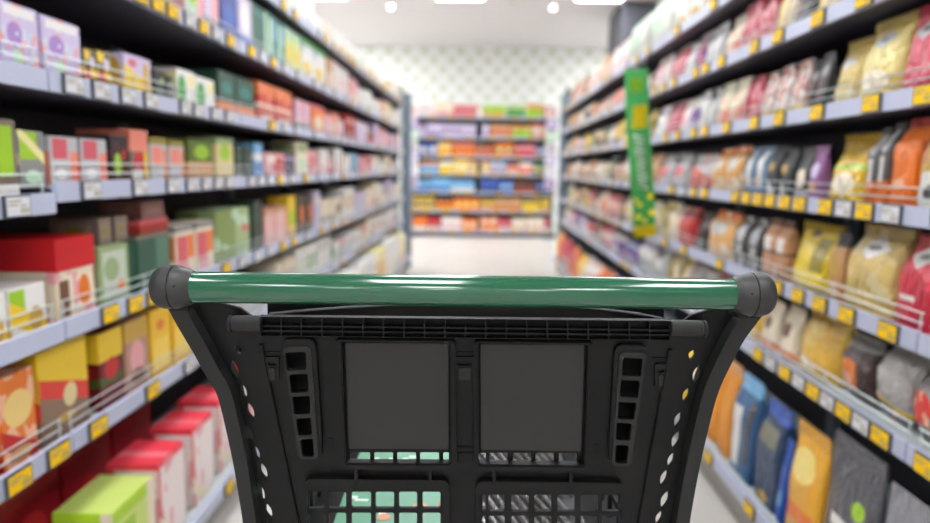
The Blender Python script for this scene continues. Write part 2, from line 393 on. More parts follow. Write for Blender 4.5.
def product(kind, x, y, z, w, d, h, m, text, place, order, rot, parts=(), tilt=0.0, plain_label=None):
    mk = 'carton' if kind in ('tall', 'flat') else kind
    me = random.choice(UM[mk])
    o = obj(NAME[kind], me, None, (x, y, z)); setmat(o, m)
    o.scale = (d, w, h); o.rotation_euler = (0, tilt, rot)
    o['category'] = CAT[kind]; o['group'] = f'packs on the {place}'
    RECS.append((o, text, place, order, plain_label))
    if kind == 'canister' : setmat(obj('lid', UM['canister_lid'][0], o), parts[0][1] if parts else M['seal'])
    elif kind == 'bottle': setmat(obj('cap', UM['bottle_cap'][0], o), parts[0][1] if parts else M['seal'])
    else:
        for p in parts:
            if p[0] == 'seal': p = ('seal', pack(_base[m.name], [], .3, False, .3))
            c = obj({'lid': 'lid', 'top': 'lid', 'dia': 'label', 'oval': 'label', 'rect': 'label', 'seal': 'top_seal'}[p[0]], UM[p[0]][0], o); setmat(c, p[1])
            if p[0] in ('dia', 'oval', 'rect'):
                v = p[2]; vv = v
                t = .5 if kind in ('carton', 'tall', 'flat') else (.47 if v < .55 else .34 if v < .68 else .22)
                c.location = (t, 0, v); c.scale = (1, p[3] if len(p) > 3 else 1, p[3] if len(p) > 3 else 1)
                if mk in ('pouch', 'gusset', 'pillow'):
                    c.rotation_euler = (0, -math.atan2(.22, .3) * .8 if v > .55 else 0, 0); c.location.x += .05
    return o
def place_name(side, i):
    return ('carton-side ' if side < 0 else 'bag-side ') + SHELF[i]

# colour pair + style -> printed design and its words
def design(base, acc, style, bag=False):
    r = .32 if bag else .45; ct = .25 if bag else 0
    A = acc; bn = base.replace('_', ' ').replace('dark ', 'dark '); an = acc.replace('_', ' ')
    if style == 0: return pack(base, [('band', .08, .34, A), ('rect', .3, .7, .14, .26, 'white')], r, True, ct), f'{bn}|with {an} lower band'
    if style == 1: return pack(base, [('band', .66, .94, A), ('rect', .25, .75, .74, .84, 'cream')], r, True, ct), f'{bn}|with {an} upper band'
    if style == 2: return pack(base, [('ell', .5, .5, .34, .24, A), ('ell', .5, .5, .2, .1, 'cream')], r, True, ct), f'{bn}|with {an} oval'
    if style == 3: return pack(base, [('rect', .16, .84, .3, .7, A), ('rect', .26, .74, .46, .56, base)], r, True, ct), f'{bn}|with {an} panel'
    if style == 4: return pack(base, [('blot', 3.2, .56, (len(base) * 1.3 + len(acc)), A), ('rect', .2, .8, .68, .82, 'white')], r, True, ct), f'{bn}|with {an} patches'
    return pack(base, [('slant', .3, .55, .4, A)], r, True, ct), f'{bn}|with {an} slanted stripe'

# ---- products named one by one, from the pictures of the shelves near the trolley
P = pack
D = {
 # carton side
 'lav': (P('lavender', [('blot', 3, .56, 2, 'pink'), ('ell', .35, .55, .2, .18, (168, 130, 196)), ('blot', 4.5, .6, 7, (206, 214, 226)), ('ell', .4, .22, .15, .12, 'mint'), ('rect', .1, .9, .82, .95, 'white')]), 'lavender carton printed with a purple flower'),
 'byr': (P('charcoal', [('blot', 4, .5, 1, 'yellow'), ('ell', .3, .3, .25, .2, 'red'), ('ell', .7, .7, .2, .15, 'lavender')]), 'small dark carton with yellow and red print'),
 'pky': (P('lavender', [('slant', .2, .75, .4, 'yellow'), ('ell', .8, .5, .14, .4, 'gold'), ('ell', .3, .8, .15, .1, 'rose')]), 'pale pink carton with yellow sweep'),
 'blk': (P('black', [('ell', .5, .4, .2, .2, 'dark_green'), ('ell', .7, .7, .1, .1, 'lime')]), 'black carton with small green mark'),
 'leaf': (P('white', [('slant', .1, .6, .9, 'lime'), ('ell', .25, .45, .22, .4, 'green'), ('rect', .6, .95, .55, .9, 'pale_yellow')]), 'white carton with bright green leaf'),
 'gror': (P('dark_green', [('band', 0, .3, 'orange'), ('ell', .5, .65, .3, .15, 'teal')]), 'dark green carton with orange foot'),
 'orr': (P('red', [('band', .68, 1, 'orange'), ('band', .4, .48, 'cream'), ('blot', 4, .58, 3, 'salmon'), ('rect', .2, .8, .1, .2, 'cream')]), 'red carton with orange top'),
 'pkgr': (P('pink', [('rect', .1, .5, .2, .9, 'lavender'), ('band', .1, .25, 'grey')]), 'pink and lavender carton'),
 'or2': (P('orange', [('ell', .5, .4, .3, .25, 'cream'), ('band', .85, 1, 'rose')]), 'orange carton with cream oval'),
 'limegr': (P('grey', [('rect', .05, .7, .5, .98, 'lime'), ('ell', .5, .2, .3, .12, 'mint'), ('slant', .9, 1.1, .5, 'pale_yellow')]), 'grey carton with big lime square'),
 'lime2': (P('taupe', [('rect', .1, .8, .3, .92, 'lime'), ('band', .05, .2, 'white')]), 'taupe carton with lime panel'),
 'gred': (P('silver', [('rect', .08, .62, .55, .96, 'rose'), ('rect', .7, .98, .05, .7, 'salmon'), ('ell', .35, .25, .2, .12, 'white')]), 'silver carton with coral square'),
 'blkm': (P('black', [('ell', .4, .4, .2, .25, 'lime'), ('blot', 5, .6, 1, 'maroon'), ('ell', .75, .6, .12, .12, 'red')]), 'black carton with lime and maroon marks'),
 'stk': (P('taupe', [('band', .6, 1, 'salmon'), ('ell', .5, .4, .35, .2, 'red'), ('rect', .75, .95, .05, .6, 'yellow'), ('rect', .1, .6, .05, .25, 'white')]), 'taupe carton with coral top and red oval'),
 'stk2': (P('silver', [('rect', .1, .7, .4, .8, 'salmon'), ('rect', .78, .95, .05, .75, 'orange'), ('band', .85, 1, 'olive')]), 'silver carton with coral block and orange edge'),
 'goldg': (P('olive', [('band', .48, 1, (84, 110, 30)), ('ell', .55, .7, .3, .18, 'lime'), ('band', 0, .45, 'tan')]), 'olive carton over a tan foot'),
 'palegold': (P('pale_gold', [('ell', .5, .65, .3, .2, 'lime'), ('band', .85, 1, 'sage')]), 'pale gold carton with lime spot'),
 'bluep': (P('sky', [('band', .5, .7, 'white'), ('ell', .5, .3, .3, .15, 'blue')]), 'slim sky blue carton'),
 'pred': (P('pink', [('ell', .65, .5, .3, .3, 'red'), ('rect', .1, .5, .6, .9, 'white')]), 'pink carton with red spot'),
 'pur': (P((60, 44, 84), [('band', .7, .8, 'lavender')]), 'dark purple carton'),
 'grc': (P('cream', [('rect', .1, .9, .7, .95, 'sage'), ('ell', .5, .35, .3, .2, 'mint')]), 'cream carton with sage top'),
 'yg': (P('white', [('rect', .0, .42, .55, .95, 'lime'), ('slant', .3, .75, .5, 'yellow'), ('ell', .7, .3, .2, .25, 'gold')]), 'white carton with lime square and yellow sweep'),
 'redlid': (P('cream', [('blot', 4, .55, 2, 'pink'), ('ell', .7, .32, .16, .2, 'orange'), ('rect', .05, .3, .05, .5, 'brown')]), 'cream and orange box under a bright red lid'),
 'dkgw': (P('sage', [('rect', .12, .88, .1, .9, (196, 206, 190)), ('ell', .7, .3, .14, .08, 'orange'), ('ell', .4, .6, .25, .2, 'sage')]), 'sage carton with pale window'),
 'dkg': (P((44, 88, 68), [('rect', .55, .95, .3, .9, (84, 124, 104)), ('band', .92, 1, 'taupe')]), 'deep green carton'),
 'taupe': (P('taupe', [('rect', .15, .85, .2, .8, (150, 136, 122)), ('ell', .5, .5, .2, .15, 'olive')]), 'small taupe carton'),
 'rbr': (P((176, 54, 40), [('band', .7, 1, 'rose')]), 'flat brick red carton'),
 'brp': (P((140, 96, 88), [('rect', .2, .8, .3, .7, (158, 114, 104))]), 'dusky brown pink carton'),
 'pko': (P('cream', [('rect', .05, .6, .2, .8, 'rose'), ('rect', .62, .95, .35, .8, 'orange'), ('ell', .4, .15, .3, .1, 'pink'), ('band', .88, 1, 'grey')]), 'cream carton with rose and orange blocks'),
 'sage': (P((164, 184, 130), [('rect', .0, .55, .0, 1, (132, 152, 84)), ('ell', .85, .6, .1, .12, 'rose'), ('blot', 2, .6, 4, 'mint')]), 'wide sage green carton with rose spot'),
 'dg': (P((36, 58, 44), [('band', .6, .75, 'dark_green')]), 'blackish green carton'),
 'pks': (P('pink', [('rect', .15, .3, 0, 1, 'cream'), ('rect', .5, .62, 0, 1, 'cream'), ('band', .85, 1, 'tan')]), 'pink striped carton'),
 'yg2': (P('yellow', [('ell', .5, .5, .35, .2, 'lime'), ('band', 0, .2, 'gold')]), 'yellow carton with lime oval'),
 'dbr': (P((58, 36, 28), [('rect', .3, .7, .3, .7, 'orange')]), 'dark brown carton with orange panel'),
 'bread': (P('orange', [('blot', 3, .5, 6, 'peach'), ('ell', .5, .62, .4, .2, (244, 210, 130)), ('slant', .25, .45, .3, 'red'), ('ell', .5, .12, .35, .08, 'tan')]), 'orange carton with a glowing food picture'),
 'yelbr': (P((140, 112, 92), [('slant', .72, 1.6, .25, 'yellow'), ('slant', .52, .72, .25, (222, 60, 50)), ('ell', .6, .42, .14, .13, 'pale_gold'), ('ell', .5, .2, .2, .05, 'gold')]), 'brown carton with yellow top and red stripe'),
 'coff': (P('maroon', [('band', .62, 1, 'yellow'), ('band', .3, .42, (70, 90, 30)), ('ell', .5, .5, .3, .14, 'red')]), 'dark red carton with yellow top'),
 'coff2': (P((184, 140, 120), [('band', .7, 1, 'gold'), ('ell', .5, .45, .3, .25, 'pink'), ('ell', .5, .2, .3, .1, 'brown')]), 'dusky pink carton with gold top'),
 'yelg': (P((246, 196, 40), [('rect', .12, .88, .1, .55, (250, 214, 90)), ('ell', .5, .75, .2, .08, 'orange')]), 'golden yellow carton'),
 'limebox': (P((206, 224, 120), [('band', .86, 1, (176, 214, 40)), ('rect', .1, .5, .1, .8, 'lime'), ('rect', .8, 1, 0, 1, 'cream'), ('ell', .35, .45, .15, .2, 'green')]), 'lime green box'),
 'redwhite': (P((240, 226, 222), [('blot', 2.2, .58, 5, 'pink'), ('rect', 0, .1, 0, 1, (206, 60, 50)), ('slant', .2, .4, .5, 'cream')]), 'white and blush box with red lid'),
 'dkred': (P((150, 16, 30), [('ell', .5, .5, .25, .2, (190, 40, 40))]), 'deep red box'),
 'pkgrn': (P('pink', [('rect', 0, .6, 0, 1, 'mint'), ('ell', .4, .5, .3, .2, 'lime')]), 'mint and pink carton'),
 'blue': (P((36, 62, 150), [('ell', .5, .45, .3, .2, 'blue'), ('band', 0, .12, 'sky')]), 'royal blue carton'),
 'lavb': (P('lavender', [('ell', .5, .6, .35, .3, 'white'), ('band', 0, .25, 'blue')]), 'lavender carton with blue foot'),
 'dkgreen': (P((14, 92, 72), [('band', .8, .9, 'teal'), ('rect', .8, 1, 0, 1, 'mint')]), 'dark green carton with mint edge'),
 'tealw': (P('teal', [('rect', .1, .5, .2, .9, 'mint'), ('rect', .6, .9, .5, .9, 'sky')]), 'teal carton with pale mint panel'),
 'limep': (P((206, 220, 140), [('ell', .5, .4, .3, .25, 'yellow'), ('band', .8, 1, 'mint')]), 'pale lime carton with yellow spot'),
 'whgy': (P('white', [('band', .85, 1, 'green'), ('ell', .4, .3, .3, .18, 'yellow'), ('rect', .0, .2, .7, .85, 'sky')]), 'white carton with green top and yellow spot'),
 'tanc': (P('tan', [('rect', .2, .8, .2, .6, 'cream')]), 'tan carton with cream panel'),
 # bag side
 'crimd': (P((205, 36, 76), [('blot', 2, .62, 1, 'rose'), ('dia', .5, .72, .3, .12, 'silver'), ('ell', .5, .72, .1, .03, 'charcoal')], .3, False, .4), 'glossy raspberry bag with grey diamond'),
 'crim': (P('crimson', [('blot', 2.5, .6, 1, 'rose'), ('band', .9, 1, 'maroon')], .3, False, .4), 'glossy crimson'),
 'gold': (P((214, 186, 104), [('dia', .45, .68, .28, .1, 'silver'), ('rect', .2, .8, .28, .4, (170, 150, 60)), ('band', 0, .24, 'pale_gold')], .3, False, .4), 'pale gold bag with grey diamond'),
 'gold2': (P((226, 206, 120), [('dia', .5, .74, .28, .11, 'silver'), ('ell', .5, .74, .1, .03, 'grey'), ('ell', .5, .25, .35, .14, 'cream'), ('band', .85, 1, 'gold')], .3, False, .4), 'light gold bag with grey diamond'),
 'blackb': (P('black', [('rect', .2, .5, .2, .6, 'maroon'), ('ell', .6, .7, .2, .1, 'grey')], .35, False, .3), 'black'),
 'pat': (P((206, 150, 140), [('blot', 5, .52, 2, 'white'), ('blot', 6, .6, 5, 'orange'), ('band', 0, .18, 'yellow'), ('blot', 5, .62, 8, 'charcoal')], .35, False, .2), 'busy orange and white printed'),
 'pinkr': (P('pink', [('blot', 3, .52, 3, 'crimson'), ('band', .0, .2, 'rose')], .35, False, .3), 'pink and crimson blotched'),
 'crsal': (P('cream', [('band', 0, .4, 'salmon'), ('rect', .45, .6, 0, 1, 'mint'), ('ell', .5, .6, .2, .1, 'peach')], .4, False, .2), 'cream bag with salmon foot'),
 'whiteb': (P('white', [('ell', .5, .4, .3, .14, 'silver'), ('band', .8, .9, 'lavender')], .4, False, .2), 'white'),
 'purw': (P('purple', [('band', 0, .3, 'lavender'), ('band', .7, 1, 'white')], .4, False, .2), 'purple and white'),
 'creamy': (P('cream', [('rect', .3, .5, 0, 1, 'yellow'), ('rect', .7, .8, 0, 1, 'gold')], .4, False, .2), 'cream bag with yellow stripe'),
 'silvb': (P('silver', [('rect', .3, .7, .2, .6, 'white'), ('ell', .5, .8, .3, .08, 'charcoal')], .3, False, .3), 'silver'),
 'orange': (P((240, 118, 14), [('ell', .5, .28, .22, .06, 'peach'), ('band', .9, 1, 'red')], .32, False, .4), 'vivid orange'),
 'blackw': (P((74, 72, 76), [('rect', .3, .75, .05, .5, 'white'), ('ell', .5, .8, .25, .1, 'silver'), ('band', 0, .06, 'rose')], .35, False, .3), 'charcoal bag with white panel'),
 'orfoot': (P((92, 88, 88), [('band', 0, .32, 'orange'), ('rect', .3, .7, .3, .6, 'white'), ('ell', .5, .78, .28, .14, 'silver')], .35, False, .3), 'grey bag with orange foot'),
 'ygold': (P((226, 184, 28), [('band', .72, .9, (190, 150, 20)), ('ell', .5, .3, .28, .14, 'cream'), ('band', .5, .56, 'lime')], .25, False, .5), 'shiny yellow gold'),
 'purp': (P((150, 92, 150), [('ell', .5, .55, .3, .14, 'lavender'), ('ell', .5, .25, .2, .1, 'tan')], .35, False, .3), 'mauve'),
 'greyb': (P('charcoal', [('ell', .5, .4, .34, .18, 'cream'), ('band', 0, .15, 'silver')], .35, False, .3), 'dark grey bag with cream oval'),
 'blwh': (P((42, 42, 46), [('slant', .2, .45, .5, 'white'), ('ell', .4, .6, .2, .1, 'gold')], .35, False, .3), 'black bag with white slash'),
 'bluew': (P((96, 126, 156), [('rect', .4, .75, .2, .9, 'white'), ('ell', .4, .3, .2, .08, 'tan')], .35, False, .3), 'steel blue bag with white panel'),
 'tanor': (P((226, 168, 96), [('ell', .5, .62, .3, .14, 'silver'), ('band', .85, 1, 'orange'), ('blot', 4, .6, 3, 'cream')], .4, False, .2), 'amber tan'),
 'redw': (P('red', [('slant', .75, 1.5, .4, 'silver'), ('blot', 4, .6, 3, 'salmon')], .35, False, .3), 'red bag with silver corner'),
 'grpk': (P('silver', [('rect', .2, .8, .3, .65, 'rose'), ('band', .85, 1, 'grey')], .4, False, .2), 'silver bag with rose panel'),
 'multi': (P((196, 140, 80), [('band', .75, 1, (46, 52, 110)), ('band', .4, .5, 'gold'), ('ell', .4, .22, .4, .2, 'white'), ('ell', .5, .2, .2, .08, 'charcoal')], .35, False, .3), 'brown bag with navy top and white oval'),
 'redbig': (P((206, 34, 64), [('dia', .5, .78, .32, .13, 'white'), ('ell', .5, .78, .14, .03, 'grey'), ('rect', .2, .6, .3, .36, 'white'), ('blot', 1.5, .62, 3, (224, 60, 86))], .3, False, .4), 'big raspberry bag with white diamond'),
 'creamgold': (P((214, 186, 112), [('dia', .5, .76, .34, .14, 'white'), ('ell', .5, .76, .14, .03, 'grey'), ('rect', 0, .14, 0, 1, 'gold'), ('rect', .25, .75, .26, .36, (196, 168, 96)), ('blot', 2, .62, 1, 'pale_gold')], .3, False, .4), 'big cream gold bag with white diamond'),
 'tandk': (P('tan', [('band', .8, 1, 'charcoal'), ('ell', .5, .5, .3, .2, 'gold')], .35, False, .3), 'tan bag with dark top'),
 'yelb': (P((230, 200, 30), [('ell', .4, .85, .14, .06, 'brown'), ('rect', .6, .9, .3, .8, 'olive')], .28, False, .5), 'bright yellow'),
 'browntan': (P((204, 150, 110), [('rect', .25, .75, .45, .7, 'white'), ('band', .42, .46, 'charcoal'), ('band', .88, 1, 'brown')], .45, False, .1), 'tan paper bag with white panel'),
 'greyblk': (P((96, 96, 98), [('rect', .3, .75, .5, .85, 'silver'), ('blot', 4, .6, 2, 'white'), ('rect', .8, 1, 0, 1, 'black')], .35, False, .3), 'grey bag with silver panel'),
 'redb': (P('red', [('rect', 0, .25, 0, 1, 'cream'), ('band', .8, .9, 'maroon')], .35, False, .3), 'red bag with cream edge'),
 'olive': (P((206, 180, 70), [('ell', .5, .5, .25, .3, 'olive'), ('rect', .8, 1, 0, 1, 'cream')], .3, False, .4), 'olive gold'),
 'goldpil': (P((224, 176, 62), [('slant', .3, .42, .5, 'cream'), ('band', .0, .12, 'gold'), ('blot', 2, .6, 2, (236, 200, 100))], .25, False, .5), 'shiny honey gold'),
 'creambr': (P('cream', [('ell', .45, .55, .22, .14, 'brown'), ('band', 0, .2, 'orange')], .35, False, .3), 'cream bag with brown spot'),
 'dkor': (P((92, 80, 84), [('ell', .45, .4, .32, .25, 'orange'), ('ell', .35, .3, .2, .16, 'peach'), ('rect', .7, 1, 0, 1, (70, 50, 46)), ('band', .82, 1, 'grey')], .3, False, .4), 'dark bag with orange picture'),
 'silgr': (P((176, 172, 168), [('slant', .36, .42, .2, 'yellow'), ('slant', -.2, .36, .2, (120, 100, 90)), ('ell', .2, .2, .2, .2, 'peach')], .25, False, .5), 'silver bag with yellow line and dark foot'),
 'redor': (P((150, 140, 140), [('ell', .4, .5, .4, .22, (232, 50, 40)), ('blot', 3, .58, 4, 'peach'), ('band', 0, .2, 'charcoal')], .3, False, .4), 'grey bag with fiery red picture'),
 'orslim': (P((232, 150, 40), [('band', .9, 1, 'tan')], .35, False, .3), 'amber orange'),
 'bluewh': (P((52, 96, 140), [('rect', .2, .55, .1, .7, 'white'), ('band', .85, 1, 'sky'), ('rect', .75, .95, .2, .8, 'charcoal')], .35, False, .3), 'blue bag with white panel'),
 'navy': (P((30, 58, 92), [('rect', .15, .85, .6, .78, (120, 120, 100)), ('ell', .5, .08, .2, .05, 'gold'), ('band', .85, 1, 'blue')], .3, False, .4), 'navy blue'),
 'royal': (P((28, 88, 190), [('ell', .5, .3, .3, .1, 'sky')], .3, False, .4), 'slim royal blue'),
 'yellor': (P((236, 172, 40), [('ell', .45, .68, .34, .15, (250, 226, 130)), ('rect', .1, .9, .2, .34, 'orange'), ('ell', .5, .15, .25, .06, 'gold')], .3, False, .4), 'yellow orange'),
 'dkgrey': (P((84, 84, 90), [('rect', .25, .75, .42, .5, 'white'), ('rect', .2, .7, .28, .34, 'silver'), ('ell', .72, .62, .12, .06, 'lime'), ('rect', .25, .75, .18, .22, 'silver')], .35, False, .3), 'dark grey bag with white lines'),
 'ltgrey': (P((140, 140, 146), [('slant', .35, .5, .3, 'white'), ('ell', .5, .25, .2, .1, 'tan')], .3, False, .4), 'light grey bag with white slash'),
 'whgreen': (P((222, 224, 212), [('ell', .5, .5, .3, .2, 'mint'), ('band', .88, 1, 'mint')], .4, False, .2), 'big white bag with mint top'),
 'pkwh': (P((240, 226, 220), [('ell', .5, .4, .3, .2, 'pink')], .4, False, .2), 'blush white'),
 'whyel': (P((240, 236, 226), [('ell', .5, .2, .35, .12, 'gold'), ('rect', .1, .3, .4, .9, 'silver')], .4, False, .2), 'tall white bag with gold foot'),
 'crimw': (P('white', [('rect', .3, .7, .1, .9, 'rose')], .4, False, .2), 'white bag with rose stripe'),
 'greypk': (P((160, 150, 156), [('band', .3, .6, 'purple'), ('rect', .6, .9, .1, .9, 'crimson')], .4, False, .2), 'grey bag with crimson stripe'),
}
# px range at the shelf front, kind, design, height[, depth, extra parts]
SEAL = ('seal', M['seal'])
def L(k): return ('lid', pack(k, []))
WL = lambda v, s=1, k='dia': (k, M['paper'], v, s)
NEAR = {
 (-1, 5): [(184, 203, 'tall', 'pkgrn', .19), (203, 219, 'tall', 'pkgr', .19), (220, 238, 'tall', 'blue', .20), (238, 252, 'tall', 'lavb', .20), (252, 268, 'tall', 'dkgreen', .2), (268, 277, 'tall', 'tealw', .205), (277, 285, 'tall', 'tealw', .2),
           (285, 293, 'tall', 'limep', .2), (293, 301, 'tall', 'limep', .2), (302, 314, 'tall', 'whgy', .21), (314, 326, 'tall', 'whgy', .21), (327, 333, 'tall', 'tanc', .2)],
 (-1, 4): [(-44, -2, 'carton', 'lav', .135), (0, 40, 'carton', 'lav', .13), (42, 82, 'carton', 'lav', .128), (84, 97, 'carton', 'byr', .085), (97, 112, 'carton', 'byr', .09), (124, 152, 'carton', 'pky', .105), (154, 166, 'carton', 'blk', .085), (166, 174, 'carton', 'blk', .08),
           (177, 196, 'carton', 'leaf', .11), (196, 215, 'carton', 'leaf', .105), (218, 236, 'tall', 'gror', .15), (236, 255, 'tall', 'gror', .15), (258, 275, 'tall', 'orr', .165), (275, 292, 'tall', 'orr', .165), (296, 304, 'tall', 'pkgr', .15), (304, 311, 'tall', 'pkgr', .15), (312, 325, 'tall', 'or2', .155)],
 (-1, 3): [(-40, -8, 'carton', 'lime2', .10), (-6, 18, 'carton', 'lime2', .155), (18, 46, 'carton', 'limegr', .115), (50, 79, 'carton', 'gred', .108), (81, 108, 'carton', 'gred', .108), (110, 129, 'carton', 'blkm', .12), (130, 149, 'carton', 'stk', .14), (150, 168, 'carton', 'stk2', .125), (169, 185, 'carton', 'stk2', .122), (188, 213, 'carton', 'goldg', .13), (216, 234, 'tall', 'palegold', .145),
           (236, 243, 'carton', 'dg', .12), (244, 252, 'carton', 'dg', .12), (254, 263, 'tall', 'bluep', .14), (265, 285, 'carton', 'pred', .105), (286, 295, 'tall', 'pur', .11), (296, 308, 'tall', 'grc', .17)],
 (-1, 2): [(-30, 8, 'carton', 'yg', .10, .11), (9, 47, 'carton', 'yg', .10, .11), (56, 95, 'carton', 'redlid', .18, .22, (L((206, 14, 26)),)), (99, 130, 'carton', 'dkgw', .145, .16), (138, 171, 'carton', 'dkg', .155, .18), (176, 195, 'carton', 'pko', .16), (196, 214, 'carton', 'pko', .16), (216, 250, 'carton', 'sage', .185), (253, 263, 'tall', 'dg', .2),
           (265, 276, 'tall', 'pks', .16), (276, 287, 'tall', 'pks', .16), (288, 296, 'tall', 'yg2', .2), (298, 306, 'tall', 'dbr', .2), (307, 314, 'tall', 'dbr', .2)],
 (-1, 1): [(-44, -2, 'carton', 'bread', .19), (0, 37, 'carton', 'bread', .185), (39, 89, 'carton', 'yelbr', .205), (99, 124, 'carton', 'coff', .19), (125, 149, 'carton', 'coff2', .19), (151, 171, 'carton', 'yelg', .19), (173, 191, 'carton', 'yelg', .19), (193, 208, 'carton', 'yelg', .19)],
 (1, 6): [(735, 718, 'gusset', 'whyel', .23), (716, 702, 'gusset', 'whyel', .23), (700, 687, 'gusset', 'whyel', .24), (686, 674, 'gusset', 'whyel', .24), (668, 645, 'pillow', 'whgreen', .27), (644, 624, 'pillow', 'whgreen', .26), (622, 614, 'pouch', 'pkwh', .23), (613, 606, 'pouch', 'pkwh', .23)],
 (1, 5): [(868, 838, 'pouch', 'creamy', .16), (836, 812, 'pouch', 'creamy', .16), (810, 790, 'pouch', 'blackb', .17), (788, 772, 'pouch', 'creamy', .18), (770, 757, 'pouch', 'pinkr', .19), (756, 746, 'pouch', 'pinkr', .19), (745, 736, 'pouch', 'pinkr', .18), (734, 720, 'pouch', 'crsal', .17), (719, 710, 'pouch', 'silvb', .17), (709, 701, 'pouch', 'silvb', .17), (700, 690, 'pouch', 'greypk', .18), (689, 681, 'pouch', 'whiteb', .16), (680, 665, 'pouch', 'crim', .18), (664, 657, 'pouch', 'crimw', .18), (656, 650, 'pouch', 'crimw', .18)],
 (1, 4): [(985, 936, 'pouch', 'crimd', .19, .09, (SEAL,)), (932, 894, 'pouch', 'crimd', .20, .09, (SEAL,)), (892, 852, 'pouch', 'gold2', .2, .1, (SEAL,)), (850, 826, 'pouch', 'gold', .175, .1, (SEAL,)), (824, 812, 'pouch', 'blackb', .16), (811, 801, 'pouch', 'blackb', .15), (799, 784, 'pouch', 'pat', .165), (783, 769, 'pouch', 'pat', .165), (768, 756, 'pouch', 'pat', .16),
          (755, 746, 'pouch', 'pinkr', .16), (745, 739, 'pouch', 'crim', .16), (738, 725, 'pouch', 'crsal', .175), (724, 713, 'pouch', 'crsal', .175), (712, 704, 'pouch', 'silvb', .17), (703, 696, 'pouch', 'whiteb', .17), (695, 686, 'pouch', 'purw', .16), (685, 676, 'pouch', 'pkwh', .16), (675, 661, 'pouch', 'crim', .17), (660, 651, 'pouch', 'whiteb', .17)],
 (1, 3): [(985, 950, 'gusset', 'multi', .19), (948, 913, 'gusset', 'multi', .205, .1), (911, 884, 'gusset', 'orange', .205, .09), (882, 871, 'gusset', 'orfoot', .2, .08), (870, 859, 'gusset', 'orfoot', .19, .08), (857, 820, 'pouch', 'ygold', .18, .11, (SEAL,)), (818, 805, 'pouch', 'purp', .155), (804, 791, 'pouch', 'greyb', .155), (790, 778, 'gusset', 'blwh', .15), (777, 765, 'gusset', 'blwh', .16),
          (764, 751, 'gusset', 'bluew', .165), (750, 739, 'gusset', 'bluew', .165), (737, 722, 'gusset', 'tanor', .175), (721, 708, 'gusset', 'tanor', .17), (706, 684, 'pouch', 'redw', .15), (682, 670, 'pouch', 'grpk', .16), (668, 656, 'pouch', 'grpk', .16)],
 (1, 2): [(985, 934, 'gusset', 'redbig', .2, .1), (931, 891, 'gusset', 'redbig', .205, .1, (SEAL,)), (889, 840, 'gusset', 'creamgold', .21, .11, (SEAL,)), (838, 824, 'gusset', 'tandk', .18), (821, 784, 'pouch', 'yelb', .19, .11, (SEAL,)), (783, 771, 'gusset', 'browntan', .185), (770, 758, 'gusset', 'browntan', .185), (757, 744, 'gusset', 'greyblk', .175), (743, 730, 'gusset', 'greyblk', .175), (728, 704, 'gusset', 'tanor', .18), (703, 691, 'pouch', 'blackb', .16), (690, 674, 'gusset', 'redb', .17), (672, 656, 'gusset', 'olive', .18)],
 (1, 1): [(985, 938, 'pillow', 'redor', .17, .12), (934, 904, 'pillow', 'redor', .165, .11), (902, 864, 'pillow', 'silgr', .18, .12), (861, 831, 'pillow', 'dkor', .165, .1), (829, 790, 'pouch', 'goldpil', .19, .11, (SEAL,)), (789, 773, 'pouch', 'creambr', .165), (771, 757, 'pouch', 'creambr', .16), (755, 742, 'pouch', 'goldpil', .17), (741, 729, 'pouch', 'goldpil', .17), (727, 717, 'gusset', 'redb', .17), (716, 706, 'gusset', 'redb', .17), (705, 695, 'pouch', 'redw', .16), (694, 684, 'gusset', 'redw', .16), (683, 674, 'gusset', 'olive', .17), (673, 665, 'gusset', 'olive', .17), (663, 650, 'pillow', 'silvb', .17), (648, 634, 'pillow', 'whiteb', .17)],
 (1, 0): [(916, 866, 'pouch', 'ltgrey', .34, .07), (862, 814, 'pouch', 'dkgrey', .36, .07, (SEAL,)), (812, 782, 'pouch', 'yellor', .32, .07, (SEAL,)), (781, 774, 'pouch', 'royal', .25), (773, 750, 'gusset', 'navy', .31, .08), (748, 728, 'gusset', 'bluewh', .33, .08), (726, 714, 'pouch', 'orslim', .33), (713, 698, 'pouch', 'orslim', .32)],
}
